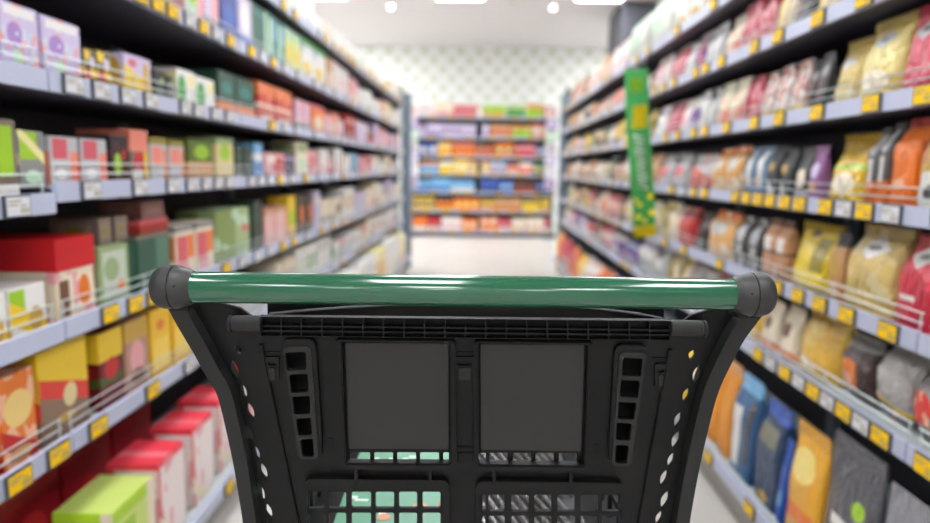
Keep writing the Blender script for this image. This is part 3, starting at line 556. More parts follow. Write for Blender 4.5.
FAR = {  # palettes beyond the hand-placed packs
 (-1, 6): [('white', 'mint'), ('white', 'cream'), ('cream', 'gold'), ('white', 'silver'), ('white', 'pale_yellow'), ('cream', 'tan'), ('white', 'white')],
 (-1, 5): [('white', 'cream'), ('white', 'silver'), ('cream', 'white'), ('white', 'mint'), ('cream', 'pale_yellow'), ('pink', 'cream'), ('white', 'pink')],
 (-1, 4): [('pink', 'grey'), ('salmon', 'cream'), ('red', 'brown'), ('lime', 'cream'), ('lavender', 'pink'), ('pink', 'lavender'), ('cream', 'orange'), ('pink', 'white'), ('rose', 'pink')],
 (-1, 3): [('white', 'cream'), ('white', 'pink'), ('cream', 'gold'), ('pink', 'rose'), ('white', 'rose'), ('peach', 'white'), ('silver', 'grey'), ('sky', 'teal')],
 (-1, 2): [('cream', 'taupe'), ('cream', 'white'), ('white', 'gold'), ('cream', 'brown'), ('white', 'cream'), ('lavender', 'silver'), ('cream', 'peach'), ('white', 'tan')],
 (-1, 1): [('white', 'mint'), ('cream', 'silver'), ('white', 'green'), ('silver', 'taupe'), ('white', 'pink'), ('cream', 'rose'), ('white', 'silver'), ('silver', 'pink')],
 (-1, 0): [('white', 'silver'), ('cream', 'silver'), ('silver', 'white'), ('pale_yellow', 'orange'), ('white', 'yellow'), ('white', 'cream')],
 (1, 6): [('white', 'pink'), ('rose', 'white'), ('brown', 'tan'), ('cream', 'rose'), ('mint', 'white'), ('tan', 'cream')],
 (1, 5): [('tan', 'brown'), ('peach', 'rose'), ('cream', 'brown'), ('gold', 'tan'), ('charcoal', 'cream'), ('cream', 'sage'), ('salmon', 'cream')],
 (1, 4): [('olive', 'yellow'), ('dark_green', 'gold'), ('cream', 'green'), ('yellow', 'brown'), ('lavender', 'purple'), ('gold', 'cream'), ('white', 'lavender'), ('tan', 'dark_green'), ('cream', 'orange')],
 (1, 3): [('brown', 'gold'), ('dark_green', 'cream'), ('yellow', 'dark_green'), ('white', 'gold'), ('cream', 'brown'), ('red', 'cream'), ('pale_gold', 'olive'), ('tan', 'red')],
 (1, 2): [('charcoal', 'tan'), ('gold', 'brown'), ('cream', 'dark_green'), ('dark_green', 'lime'), ('rose', 'cream'), ('orange', 'white'), ('brown', 'peach'), ('cream', 'purple'), ('pale_gold', 'brown')],
 (1, 1): [('rose', 'white'), ('white', 'silver'), ('red', 'white'), ('blue', 'red'), ('white', 'purple'), ('purple', 'silver'), ('lavender', 'purple'), ('brown', 'silver'), ('cream', 'pink')],
 (1, 0): [('red', 'orange'), ('yellow', 'white'), ('white', 'yellow'), ('crimson', 'white'), ('blue', 'white'), ('orange', 'red'), ('white', 'red')],
}
def put(side, i, y, w, d, h, kind, m, text, parts=(), jit=0.0, back=0.0, zup=0.0):
    hs = HL if side < 0 else HR
    base = XLB if side < 0 else XRB
    xf = (base if i == 0 else (XL if side < 0 else XR)) + .024 + back
    hz = hs[i]
    if side < 0 and i == 3 and y + w / 2 < JOINTS[1]: hz = 1.07
    return product(kind, side * (xf + d / 2 + jit), y, hz + .0055 + zup, w, d, h, m, text, place_name(side, i), y, 0 if side < 0 else math.pi, parts)
first_far = {}
for (side, i), items in NEAR.items():
    X = (XLB if side < 0 else XRB) if i == 0 else (XL if side < 0 else XR)
    ymax = 0
    for it in items:
        x0, x1, kind, dk, h = it[:5]
        zz = (HL if side < 0 else HR)[i] + it[4] * .5
        ya, yb = sorted((ypos(x0, side * (X + .024), zz), ypos(x1, side * (X + .024), zz)))
        w = max(.03, yb - ya - .006); bag = kind in ('pouch', 'gusset', 'pillow')
        d = it[5] if len(it) > 5 else (min(.10, max(.05, w * .7)) if bag else random.choice((.1, .12, .14)))
        m, txt = D[dk]
        if bag and 'bag' not in txt: txt += ' ' + WORD[kind]
        put(side, i, (ya + yb) / 2, w, d, h, kind, m, txt, it[6] if len(it) > 6 else (), jit=random.uniform(.002, .012) if bag else 0)
        ymax = max(ymax, yb)
    first_far[(side, i)] = ymax + .006
# stacked cartons and the carton side's base shelf
def stack(px0, px1, i, kind, dk, h, zup, d, back=0.0):
    ya, yb = sorted((ypos(px0, -XL - .024 - back, HL[i] + zup), ypos(px1, -XL - .024 - back, HL[i] + zup)))
    put(-1, i, (ya + yb) / 2, yb - ya - .006, d, h, kind, *D[dk], zup=zup, back=back)
stack(99, 113, 2, 'carton', 'taupe', .065, .1455, .12, .02); stack(115, 129, 2, 'carton', 'taupe', .065, .1455, .12, .02)
stack(139, 169, 2, 'flat', 'rbr', .035, .1555, .15, .01); stack(142, 165, 2, 'flat', 'brp', .05, .191, .12, .02)
y = 1.42
put(-1, 0, y + .11, .2, .14, .225, 'carton', *D['limebox'])
y += .225
for k in range(7):
    put(-1, 0, y + .08, .155, .13 - .01 * (k % 2), .245, 'carton', *D['redwhite'], parts=(('top', pack((236, 60, 78), [('ell', .4, .5, .2, .6, (246, 120, 130))], .45, False)),), back=.012 * (k % 3)); y += .235
for k in range(4):
    put(-1, 0, 1.22 + .235 * k, .225, .17, .30 if k < 2 else .27, 'carton', *D['dkred'], back=.205)
first_far[(-1, 0)] = y + .01
first_far[(-1, 6)] = ypos(262, -XL, HL[6])
LASTY = 7.71
for (side, i), pal in FAR.items():
    y = first_far.get((side, i), 2.5)
    rnd = random.Random(100 * side + i)
    gap = ((HL if side < 0 else HR) + [2.12])[i + 1] - (HL if side < 0 else HR)[i] - .035
    prev = None
    while y < LASTY - .06:
        pr = rnd.choice(pal)
        if pr == prev: pr = rnd.choice(pal)
        prev = pr
        style = rnd.randrange(6)
        if side < 0: kind = rnd.choice(('tall', 'tall', 'carton', 'carton', 'canister' if i in (3, 4, 2) else 'tall', 'flat' if i == 0 else 'carton'))
        else: kind = rnd.choice(('pouch', 'gusset', 'pouch', 'gusset', 'pillow'))
        bag = side > 0
        w = rnd.uniform(.085, .14) if side < 0 else rnd.uniform(.072, .115); w = min(w, .12) if kind == 'canister' else w
        if i == 0: w *= 1.35
        n = rnd.choice((2, 2, 3, 3, 4))
        hmin, hmax = (.55, .82) if side < 0 else (.62, .86)
        h = gap * rnd.uniform(hmin, hmax)
        if kind == 'tall': h = gap * rnd.uniform(.74, .9)
        if i == 0: h = min(h, .34)
        if side < 0 and i == 6: h = rnd.uniform(.12, .2)
        m, ds = design(pr[0], pr[1], style, bag)
        a, b = ds.split('|')
        for k in range(n):
            if y + w > LASTY: break
            d = w - .006 if kind in ('canister', 'bottle') else (w * .72 if bag else rnd.uniform(.1, .16))
            put(side, i, y + w / 2, w - .006, d, h * (1 if side < 0 else rnd.uniform(.93, 1)), kind, m, f'{a} {WORD[kind]} {b}', jit=rnd.uniform(.004, .016))
            y += w
        y += rnd.uniform(.0, .025)
# end wall shelves
BACKPAL = [
 [('red', 'white'), ('white', 'rose'), ('orange', 'cream'), ('white', 'pink'), ('cream', 'red'), ('rose', 'white')],
 [('yellow', 'brown'), ('orange', 'yellow'), ('gold', 'orange'), ('tan', 'orange'), ('orange', 'green'), ('yellow', 'orange')],
 [('sky', 'blue'), ('sky', 'white'), ('blue', 'navy'), ('blue', 'sky'), ('brown', 'red'), ('navy', 'blue')],
 [('gold', 'yellow'), ('yellow', 'white'), ('peach', 'lime'), ('sky', 'orange'), ('salmon', 'white'), ('teal', 'yellow')],
 [('blue', 'white'), ('yellow', 'orange'), ('orange', 'red'), ('orange', 'green'), ('rose', 'red'), ('lime', 'red')],
 [('lavender', 'purple'), ('white', 'lavender'), ('orange', 'yellow'), ('tan', 'red'), ('lime', 'orange'), ('salmon', 'white')],
 [('white', 'pink'), ('cream', 'rose'), ('rose', 'crimson'), ('green', 'lime'), ('lime', 'orange'), ('red', 'salmon')]]
for i, pal in enumerate(BACKPAL):
    rnd = random.Random(77 + i); x = -1.25; tot = 2.5; idx = 0
    while x < 1.17:
        idx = min(len(pal) - 1, int((x + 1.25) / tot * len(pal)))
        pr = pal[idx] if rnd.random() < .75 else rnd.choice(pal)
        kind = rnd.choice(('tall', 'carton', 'pouch', 'bottle') if i in (1, 2, 3, 4) else ('tall', 'carton', 'pouch'))
        w = rnd.uniform(.1, .16); w = .1 if kind == 'bottle' else w
        h = rnd.uniform(.2, .235) if i < 6 else rnd.uniform(.19, .24)
        m, ds = design(pr[0], pr[1], rnd.randrange(6), kind == 'pouch'); a, b = ds.split('|')
        for k in range(rnd.choice((2, 3))):
            if x + w > 1.25: break
            if x < 0 < x + w: x = .006
            d = w - .006 if kind == 'bottle' else .1
            yf = YB + .015 - (.12 if i == 0 else 0)
            product(kind, x + w / 2, yf + d / 2 + .01, HB[i] + .0055, w - .006, d, h, m, f'{a} {WORD[kind]} {b}', 'end-wall ' + SHELF[i], x, -math.pi / 2)
            x += w
        x += rnd.uniform(0, .02)

# labels: a pack's own look and shelf first, its order among look-alikes only where needed
byk = {}
for r in RECS: byk.setdefault((r[1], r[2]), []).append(r)
for (text, place), rs in byk.items():
    rs.sort(key=lambda r: r[3]); n = len(rs)
    for k, r in enumerate(rs):
        if r[4]: r[0]['label'] = r[4]; continue
        lb = f'{text} on the {place}'
        if n > 1: lb = f'{text} on {"the " if len(text.split()) < 8 else ""}{place}, {nth(k + 1)} of {n}' + (' along' if len(lb.split()) < 12 else '')
        r[0]['label'] = lb

# ------------------------------------------------------------------ price tags on the rails
def tag_mesh(face, w, h):
    bm = bmesh.new(); box(bm, -.004, .003, -w / 2, w / 2, -h / 2, h / 2)
    return mesh('price_tag', bm, M['tagframe'])
def face_mesh(w, h, m):
    bm = bmesh.new(); box(bm, .0031, .0042, -w / 2 + .004, w / 2 - .004, -h / 2 + .0035, h / 2 - .0035)
    me = mesh('tag_face', bm, m); return me
def print_mesh(w, h):
    bm = bmesh.new(); rr = random.Random(5)
    for k, (z, a, b) in enumerate(((.010, -.40, .1), (.003, -.40, -.05), (-.006, .05, .42), (-.011, .05, .38), (.001, .05, .3))):
        box(bm, .00421, .0045, a * w, b * w, z - .0016, z + .0016)
    return mesh('tag_print', bm, M['ink'])
TW, TH = .072, .042
TM = {c: tag_mesh(c, TW, TH) for c in ('yellow', 'white')}
TF = {'yellow': face_mesh(TW, TH, M['tagy']), 'white': face_mesh(TW, TH, M['tagw'])}
TP = print_mesh(TW, TH)
TAGS = []
def ptag(side, i, y, c):
    X = ((XLB if side < 0 else XRB) if i == 0 else (XL if side < 0 else XR))
    hz = (HL if side < 0 else HR)[i]
    if side < 0 and i == 3 and y < JOINTS[1]: hz = 1.07
    if any(abs(y - j) < .044 for j in JOINTS): return
    o = obj(f'{c}_price_tag', TM[c], None, (side * (X - .0075), y, hz - .003))
    o.rotation_euler = (0, 0, 0 if side < 0 else math.pi)
    o['category'] = 'price tag'; o['group'] = f'{c} price tags on the {place_name(side, i)}'
    obj('tag_face', TF[c], o)
    if y < 2.6: obj('tag_print', TP, o)
    TAGS.append((o, c, side, i, y))
TPX = {
 (-1, 5): 'y138 y155 y170 w187 y201 w214 y228 w239 y249 w260 y271 w283', (-1, 4): 'y42 w70 w98 w125 w148 w183 w196 w213 w227 y239 y270 w283',
 (-1, 3): 'w12 w50 w88 w137 w170 w189 w204 w216 w227 w249 w259 w268 y278 w290', (-1, 2): 'y107 y132 y151 y224 w240 w255 w268 y281 y292',
 (-1, 1): 'y15 y55 y95 y150 w187', (-1, 0): 'y227 y262',
 (1, 6): 'y716 y679 y650', (1, 5): 'y868 y821 y781 y757 y724 y708 y698 y676', (1, 4): 'y929 y875 y820 y782 y757 y729 y707 y696 y680',
 (1, 3): 'w895 y868 w848 y829 y803 y788 y773 y761 y749 y738 y728 y707 y696', (1, 2): 'y892 y850 y823 y801 y780 y722 y686 y667',
 (1, 1): 'y930 w912 y894 w873 y853 w835 y818 w802 y788 w774 y761', (1, 0): 'y752 y711 y696'}
for (side, i), s in TPX.items():
    X = ((XLB if side < 0 else XRB) if i == 0 else (XL if side < 0 else XR)); last = -9; my = 0
    ys = sorted((ypos(float(a[1:]), side * X, (HL if side < 0 else HR)[i]), a[0]) for a in s.split())
    for y, c in ys:
        if y - last < .078: y = last + .078
        ptag(side, i, y, 'yellow' if c == 'y' else 'white'); last = y
    rnd = random.Random(40 * side + i); y = last + rnd.uniform(.15, .3)
    while y < 7.6:
        ptag(side, i, y, 'yellow' if rnd.random() < (.62 if side > 0 else .42) else 'white'); y += rnd.uniform(.15, .38)
y = ypos(282, -XL, HL[6]); rnd = random.Random(9)
while y < 7.6:
    ptag(-1, 6, y, 'yellow' if rnd.random() < .75 else 'white'); y += rnd.uniform(.12, .3)
cnt = {}
for t_ in TAGS: cnt.setdefault((t_[1], t_[2], t_[3]), []).append(t_)
for (c, side, i), ts in cnt.items():
    ts.sort(key=lambda q: q[4])
    for k, q in enumerate(ts): q[0]['label'] = f'{c} price tag on the {place_name(side, i)} rail, {nth(k + 1)} {c} one along'
for i, h in enumerate(HB):
    rnd = random.Random(i); x = -1.15; k = 0; f = -.12 if i == 0 else 0
    while x < 1.2:
        if abs(x) > .05:
            k += 1
            o = obj('yellow_price_tag', TM['yellow'], None, (x, YB + f - .0075, h - .002)); o.rotation_euler = (0, 0, -math.pi / 2)
            o['label'] = f'yellow price tag on the end-wall {SHELF[i]}, {nth(k)} from the carton side'; o['category'] = 'price tag'; o['group'] = f'yellow price tags on the end-wall {SHELF[i]}'
            obj('tag_face', TF['yellow'], o)
        x += rnd.uniform(.2, .36)

# packet strips at the two ends of the end wall shelving
for s, nm in ((-1, 'carton'), (1, 'bag')):
    t = thing('hanging_packet_strip', f'hanging strip of purple and white packets beside the end shelving, {nm} side', 'display', (s * 1.13, YB - .28, 0))
    bx('backing_strip', (-.02, .02, -.004, .004, .75, 2.16), M['post'], t)
    ob('hook', lambda bm: tube(bm, [(0, .0, 2.12), (0, .03, 2.17), (0, .05, 2.15)], .006, 6), M['steel'], t)
    ob('floor_pole', lambda bm: tube(bm, [(0, .012, .012), (0, .012, 2.14)], .008, 8), M['post'], t)
    ob('floor_base', lambda bm: lathe(bm, [(0, .09), (.012, .085)], (0, .0, .001), (0, 0, 1), 16), M['post'], t)
    for k, (c1, c2) in enumerate((('lavender', 'purple'), ('white', 'lavender'), ('lavender', 'white'), ('white', 'purple'), ('mint', 'white'), ('lavender', 'purple'), ('white', 'rose'))):
        m, _ = design(c1, c2, (2, 3, 4)[k % 3], True)
        q = bx('packet', (-.1, .1, -.03, -.005, .82 + k * .19, .99 + k * .19), m, t, bev=.006)

# ------------------------------------------------------------------ green shelf sign
SX, SY = .80, 3.35
c = CAM + ray(636, 69) * (SY / ray(636, 69).y); e = CAM + ray(645, 237) * (SY / ray(645, 237).y)
ln = (c - e).length; ang = math.atan2(e.x - c.x, c.z - e.z)
t = thing('hanging_sign', 'tall narrow green sign with yellow patches hung from the bag side shelves', 'sign', c)
t.rotation_euler = (0, -ang, R(6))
w2 = .056
def board(bm):
    n = 14; A = []; B = []
    for k in range(n + 1):
        z = -ln * k / n; yb = .012 * math.sin(k / n * 5.5)
        A.append([bm.verts.new((x, yb - .0015, z)) for x in (-w2, w2)]); B.append([bm.verts.new((x, yb + .0015, z)) for x in (-w2, w2)])
    for k in range(n):
        bm.faces.new((A[k][0], A[k][1], A[k + 1][1], A[k + 1][0])); bm.faces.new((B[k][0], B[k + 1][0], B[k + 1][1], B[k][1]))
        for j in (0, 1): bm.faces.new((A[k][j], A[k + 1][j], B[k + 1][j], B[k][j]))
    bm.faces.new((A[0][0], A[0][1], B[0][1], B[0][0])); bm.faces.new((A[n][0], A[n][1], B[n][1], B[n][0]))
ob('sign_board', board, M['green'], t, smooth=True)
yb = lambda f: .012 * math.sin(f * 5.5) - .0022
def patch(name, x0, x1, f0, f1, m, sk=0.0, off=0.0):
    def fn(bm):
        n = 6; rows = [[bm.verts.new((x + sk * (.5 - q / n), yb(f0 + (f1 - f0) * q / n) - off, -ln * (f0 + (f1 - f0) * q / n))) for x in (x0, x1)] for q in range(n + 1)]
        for a, b in zip(rows, rows[1:]): bm.faces.new((a[0], a[1], b[1], b[0]))
        ex = bmesh.ops.solidify(bm, geom=bm.faces[:], thickness=.0006)
    return ob(name, fn, m, t)
patch('yellow_patch', -.026, .044, .21, .345, M['signy'], .012)
patch('green_top_motif', -.03, .03, .05, .13, M['signl'])
patch('lime_foot', -w2 + .001, w2 - .001, .93, .998, M['signy'])
def script(bm):                         # an unreadable white script running down the sign
    rr = random.Random(3); f = .385
    pts = []
    while f < .715:
        pts.append(((.022 if len(pts) % 2 else -.024) + rr.uniform(-.006, .006), yb(f) - .001, -ln * f)); f += .014
    tube(bm, pts, .0095, 6)
ob('white_script', script, M['signw'], t, smooth=True)
def blobs(bm):
    for x, f, r in ((.035, .755, .016), (.04, .855, .017), (-.02, .8, .012), (-.03, .875, .013), (.0, .9, .011), (-.038, .77, .009)):
        lathe(bm, [(0, r), (.002, r * .9)], (x, yb(f), -ln * f), (0, -1, 0), 14)
ob('yellow_fruit_motif', blobs, M['signy'], t)
ob('hanger', lambda bm: tube(bm, [(.0, .0, -.01), (.0, .0, .03), (.06, .02, .03), (.055, .02, .03)], .004, 6), M['steel'], t)

# ------------------------------------------------------------------ shopping trolley
cart = thing('shopping_cart', 'black plastic shopping trolley with a glossy green push handle', 'shopping cart', (0, 0, 0))
cart.rotation_euler = (0, 0, YAW)
TILT = .16
PO = Vector((0, .68, .99))
def on_plane(px, py, off=0.0):
    """a pixel's ray met with the flap plane (a plane that leans away towards its foot), in trolley coordinates"""
    n = Vector((0, -1, -TILT)).normalized(); d = cray(px, py); o = PO + n * off - Vector((0, 0, 1.15))
    return Vector((0, 0, 1.15)) + d * (o.dot(n) / d.dot(n))
NRM = Vector((0, -1, -TILT)).normalized(); UPV = Vector((0, -TILT, 1)).normalized()
def rr_poly(pts, r, seg=4):
    """corner-rounded polygon of pixels"""
    out = []; n = len(pts)
    for i in range(n):
        p = Vector(pts[i]); a = Vector(pts[i - 1]); b = Vector(pts[(i + 1) % n])
        da, db = (a - p), (b - p); q = min(r, da.length * .45, db.length * .45)
        if q < .3: out.append(tuple(p)); continue
        A = p + da.normalized() * q; B = p + db.normalized() * q
        for k in range(seg + 1):
            s = k / seg; out.append(tuple((1 - s) ** 2 * A + 2 * s * (1 - s) * p + s * s * B))
    return out
def rect(x0, y0, x1, y1): return [(x0, y0), (x1, y0), (x1, y1), (x0, y1)]
def plate(name, outer, holes, mat, z0, z1, bev=.0006, parent=cart):
    """a sheet with openings, cut in the flap plane; z0..z1 = how far it stands out towards the shopper"""
    def flat(px, py):
        p = on_plane(px, py, z1) - PO; return Vector((p.x, p.dot(UPV)))
    loops = [[flat(px, py) for px, py in poly] for poly in [outer] + holes]
    co = []; ed = []
    for lp in loops:
        b = len(co); co += lp; ed += [(b + k, b + (k + 1) % len(lp)) for k in range(len(lp))]
    vs, _, fs, *_r = delaunay_2d_cdt(co, ed, [], 0, 1e-7)
    def inside(p, lp):
        r = False
        for a, b in zip(lp, lp[1:] + lp[:1]):
            if (a.y > p.y) != (b.y > p.y) and p.x < (b.x - a.x) * (p.y - a.y) / (b.y - a.y) + a.x: r = not r
        return r
    bm = bmesh.new(); V = [bm.verts.new((v.x, v.y, z1)) for v in vs]
    for f in fs:
        c_ = sum((vs[k] for k in f), Vector((0, 0))) / len(f)
        if inside(c_, loops[0]) and not any(inside(c_, h_) for h_ in loops[1:]): bm.faces.new([V[k] for k in f])
    bmesh.ops.delete(bm, geom=[v for v in bm.verts if not v.link_faces], context='VERTS')
    bmesh.ops.recalc_face_normals(bm, faces=bm.faces[:])
    if bm.faces[:][0].normal.z < 0: bmesh.ops.reverse_faces(bm, faces=bm.faces[:])
    top = bm.faces[:]
    ex = bmesh.ops.extrude_face_region(bm, geom=top, use_keep_orig=True)
    nv = [g for g in ex['geom'] if isinstance(g, bmesh.types.BMVert)]
    for v in nv: v.co.z = z0
    bmesh.ops.recalc_face_normals(bm, faces=bm.faces[:])
    if bev > .0003:
        es = [e for e in bm.edges if len(e.link_faces) == 2 and all(v.co.z > z1 - 1e-6 for v in e.verts) and any(abs(f.normal.z) < .5 for f in e.link_faces)]
        bmesh.ops.bevel(bm, geom=es, offset=bev, segments=2, affect='EDGES', clamp_overlap=True)
    for v in bm.verts:
        x, y, z = v.co; v.co = PO + Vector((x, 0, 0)) + UPV * y + NRM * z
    return obj(name, mesh(name, bm, mat), parent)

# handle and end caps
def at_y(px, py, y):
    d = cray(px, py); return Vector((0, 0, 1.15)) + d * (y / d.y)
HY = .63
ha, hb = at_y(180, 287.2, HY), at_y(745, 294.2, HY)
hz = (ha.z + hb.z) / 2; ha.z = hb.z = hz
hr = 15.6 * HY / F * 1.02
ob('handle_bar', lambda bm: lathe(bm, [(0, hr * .98), (.001, hr), ((hb - ha).length - .001, hr), ((hb - ha).length, hr * .98)], ha, (1, 0, 0), 48), M['handle'], cart, smooth=True)
s_ = HY / F
for sgn, px in ((-1, 190), (1, 736.5)):
    x0 = at_y(px, 290, HY).x
    prof = [(-.004, hr + .0004), (0, 18.4 * s_), (.001, 19.2 * s_), (.006, 20.6 * s_), (.0118, 22.4 * s_), (.0124, 22.4 * s_), (.0128, 21 * s_), (.0138, 21 * s_), (.0142, 22.4 * s_), (.022, 22.3 * s_), (.0275, 20.6 * s_), (.0315, 17 * s_), (.0333, 12.5 * s_), (.034, 7 * s_)]
    ec = ob('end_cap', lambda bm: lathe(bm, prof, (x0, HY, hz), (sgn, 0, 0), 48), M['cap'], cart, smooth=True)
    ob('screw_dimple', lambda bm: lathe(bm, [(0, .0012), (.0006, .001)], (x0 + sgn * .007, HY - .0187, hz + .004), (0, -1, .1), 10), M['cartdark'], ec)
    ob('cap_tab', lambda bm: box(bm, *sorted((x0 + sgn * .002, x0 + sgn * .02)), HY - .002, HY + .02, hz - .0225, hz - .016), M['cart'], ec)

# side frames: a dark web with leaf openings and a grey outer rim
OUT_L = [(171, 303), (175, 313), (184, 329), (197, 351), (209, 373), (219.5, 391), (228, 424), (236, 462), (242, 498), (248, 540), (252, 580)]
OUT_R = [(765, 309), (753, 321), (742, 336), (733, 352), (722, 374), (714, 394), (706, 425), (698, 460), (691, 497), (686, 530), (681, 580)]
LEAF_L = [(239, 350), (235, 369), (244, 391), (251, 411), (250, 434), (257, 453), (264, 471), (261, 492), (269, 511), (270, 531), (276, 550)]
LEAF_R = [(692, 355), (697, 374), (686, 395), (678, 420), (676, 440), (671, 460), (664, 478), (665, 500), (659, 518), (655, 538)]
def leaf(c, sgn, L=19, Wd=9):
    pts = []; ax = Vector((.36 * -sgn, 1)).normalized(); ay = Vector((-ax.y, ax.x)); n = 8
    for k in range(n):
        q = k / n; pts.append(Vector(c) + ax * (q - .5) * L + ay * math.sin(q * math.pi) * Wd * .5)
    for k in range(n):
        q = 1 - k / n; pts.append(Vector(c) + ax * (q - .5) * L - ay * math.sin(q * math.pi) * Wd * .5 * (.75 if sgn < 0 else .75))
    return [tuple(p) for p in pts]
web_l = OUT_L + [(318, 580), (306, 523), (294, 470), (284, 430), (274, 392), (264, 350), (262, 324), (240, 308), (215, 302)]
web_r = OUT_R + [(620, 580), (626, 523), (636, 474), (645, 436), (655, 398), (666, 358), (672, 329), (692, 315), (716, 308)]
webs = {}
for sgn, web, lv in ((-1, web_l, LEAF_L), (1, web_r, LEAF_R)):
    webs[sgn] = plate('side_frame', web, [leaf(c_, sgn, (17, 19, 15)[k % 3] if k else 10, (6.5, 7.5, 6)[k % 3]) for k, c_ in enumerate(lv)], M['cart'], -.0075, -.004, .0006)
def rim(bm, out, sgn, wpx=17):
    rows = []
    P2 = [Vector(p) for p in out]
    for i, p in enumerate(P2):
        t_ = (P2[min(i + 1, len(P2) - 1)] - P2[max(i - 1, 0)]).normalized()
        nrm = Vector((t_.y, -t_.x)) if sgn < 0 else Vector((-t_.y, t_.x))
        q = p + nrm * wpx * (1.05 - .25 * i / len(P2))
        a, b = on_plane(*p), on_plane(*q)
        rows.append([bm.verts.new(v) for v in (a + NRM * .008, b + NRM * .012, b - NRM * .02, a - NRM * .02)])
    for A, B in zip(rows, rows[1:]):
        for k in range(4): bm.faces.new((A[k], A[(k + 1) % 4], B[(k + 1) % 4], B[k]))
    bm.faces.new(rows[0]); bm.faces.new(rows[-1][::-1])
def dense(pts, n=4):
    out = []
    for i in range(len(pts) - 1):
        p0, p1, p2, p3 = (Vector(pts[max(0, min(len(pts) - 1, i + j))]) for j in (-1, 0, 1, 2))
        for k in range(n):
            t_ = k / n
            out.append(tuple(.5 * (2 * p1 + (p2 - p0) * t_ + (2 * p0 - 5 * p1 + 4 * p2 - p3) * t_ ** 2 + (3 * p1 - p0 - 3 * p2 + p3) * t_ ** 3)))
    return out + [pts[-1]]
for sgn, out in ((-1, OUT_L), (1, OUT_R)):
    ob('frame_rim', lambda bm: rim(bm, dense([(171, 305) if sgn < 0 else (759.5, 312.5)] + out[1:]), sgn), M['cartrim'], webs[sgn], smooth=True)

# flap: arched back board, hinge bar, main panel
arch = [(262, 325), (268, 315), (300, 312), (345, 308.5), (400, 305.5), (465, 304), (530, 305.5), (590, 309), (640, 315), (664, 320), (668, 332)]
plate('back_board', arch, [], M['plate'], -.03, -.022)
plate('rear_board', [(267, 298), (664, 303), (664, 338), (268, 332)], [], M['cartdark'], -.062, -.055, .0002)
ab = [on_plane(*p, -.022) + Vector((0, 0, 0)) for p in dense(arch[1:-1])]
ob('back_board_edge', lambda bm: tube(bm, ab, .0012, 6), M['cartrim'], cart, smooth=True)
cells = []
for k in range(20):
    x0 = 261 + k * 20.5; x1 = x0 + 19.3
    sk = lambda x: (x - 262) * .0106
    for (a, b) in ((317.4, 325.4), (326.7, 330.2), (331.6, 335.6)):
        cells.append([(x0, a + sk(x0)), (x1, a + sk(x1)), (x1, b + sk(x1)), (x0, b + sk(x0))])
hbar = plate('hinge_bar', [(259.5, 316.6), (673, 321.0), (673, 340.6), (259.5, 336.4)], cells, M['cart'], .001, .007, .0003)
plate('bar_backing', [(260, 317.2), (672.5, 321.6), (672.5, 340), (260, 335.8)], [], M['cartdark'], -.001, .0008, .0002, hbar)
for xa, xb, ya in ((229, 262, 323.5), (706, 670, 328.8)):
    a, b = on_plane(xa, ya + (0), .006), on_plane(xb, ya + .2, .006); b.z = a.z
    dl = (b - a).length
    pin = ob('hinge_pin', lambda bm: lathe(bm, [(0, .0075), (.001, .0088), (.003, .0088), (.0035, .0076), (.005, .0076), (.0055, .0086), (dl, .0086)], a, b - a, 20), M['cartrim'], hbar, smooth=True)

cells_l = [[(285, 353), (306, 352), (306, 370), (287, 371)], [(289, 375), (308, 374), (308, 392), (291, 393)], [(292, 397), (310, 396), (310, 414), (294, 415)], [(296, 419), (311, 418), (312, 435), (298, 436)], [(300, 440), (313, 439), (314, 457), (302, 457)]]
cells_r = [[(623, 358), (643, 359), (641, 377), (622, 376)], [(621, 380), (640, 381), (638, 398), (620, 397)], [(619, 402), (637, 403), (634, 420), (618, 419)], [(617, 423), (632, 424), (630, 441), (616, 440)], [(616, 445), (629, 446), (627, 464), (615, 463)]]
def shift_cells(cs): return [rr_poly(c_, 2.5) for c_ in cs]
slots_l = [rr_poly(rect(a, 452.5, b, 462.5), 1.5) for a, b in ((350, 370), (374, 393), (397, 416), (420, 439), (443, 449))]
slots_r = [rr_poly(rect(a, 453, b, 463.5), 1.5) for a, b in ((478.5, 486), (489.5, 507.5), (513, 531), (535.5, 554), (559, 577))]
gl = [(309, 325), (329, 346), (351.5, 371), (375.5, 394), (399, 417), (422.5, 440.5)]
gr = [(482.5, 485.5), (488.5, 504.5), (511.5, 528.5), (534.5, 551.5), (557.5, 575), (580.5, 598), (602, 619)]
rows_ = [(492, 508.5), (513, 530), (534.5, 551.5), (556, 573)]
grid_l = [rr_poly(rect(a, y0, b, y1), 2) for a, b in gl for y0, y1 in rows_]
grid_r = [rr_poly(rect(a, y0 + 3, b, y1 + 3), 2) for a, b in gr for y0, y1 in rows_]
sq = [rect(328, 438, 334, 448.5), rect(594, 444, 600, 454.5)]
flap_outer = [(250, 331.5), (682, 335), (668, 392), (641, 523), (634, 592), (306, 588), (296, 523), (270, 415)]
flap = plate('seat_flap', flap_outer, shift_cells(cells_l) + shift_cells(cells_r) + slots_l + slots_r + grid_l + grid_r, M['cart'], -.004, 0, .0004)
plate('slot_backing', [(279, 345), (318, 345), (324, 464), (296, 464)], [], M['cartdark'], -.02, -.018, .0002, flap)
plate('slot_backing', [(610, 350), (650, 351), (636, 472), (607, 472)], [], M['cartdark'], -.02, -.018, .0002, flap)
for q_ in sq: plate('painted_hole_shade', q_, [], M['cartdark'], .0001, .0006, .0002, flap)  # flat dark plates paint the shade inside the small square holes
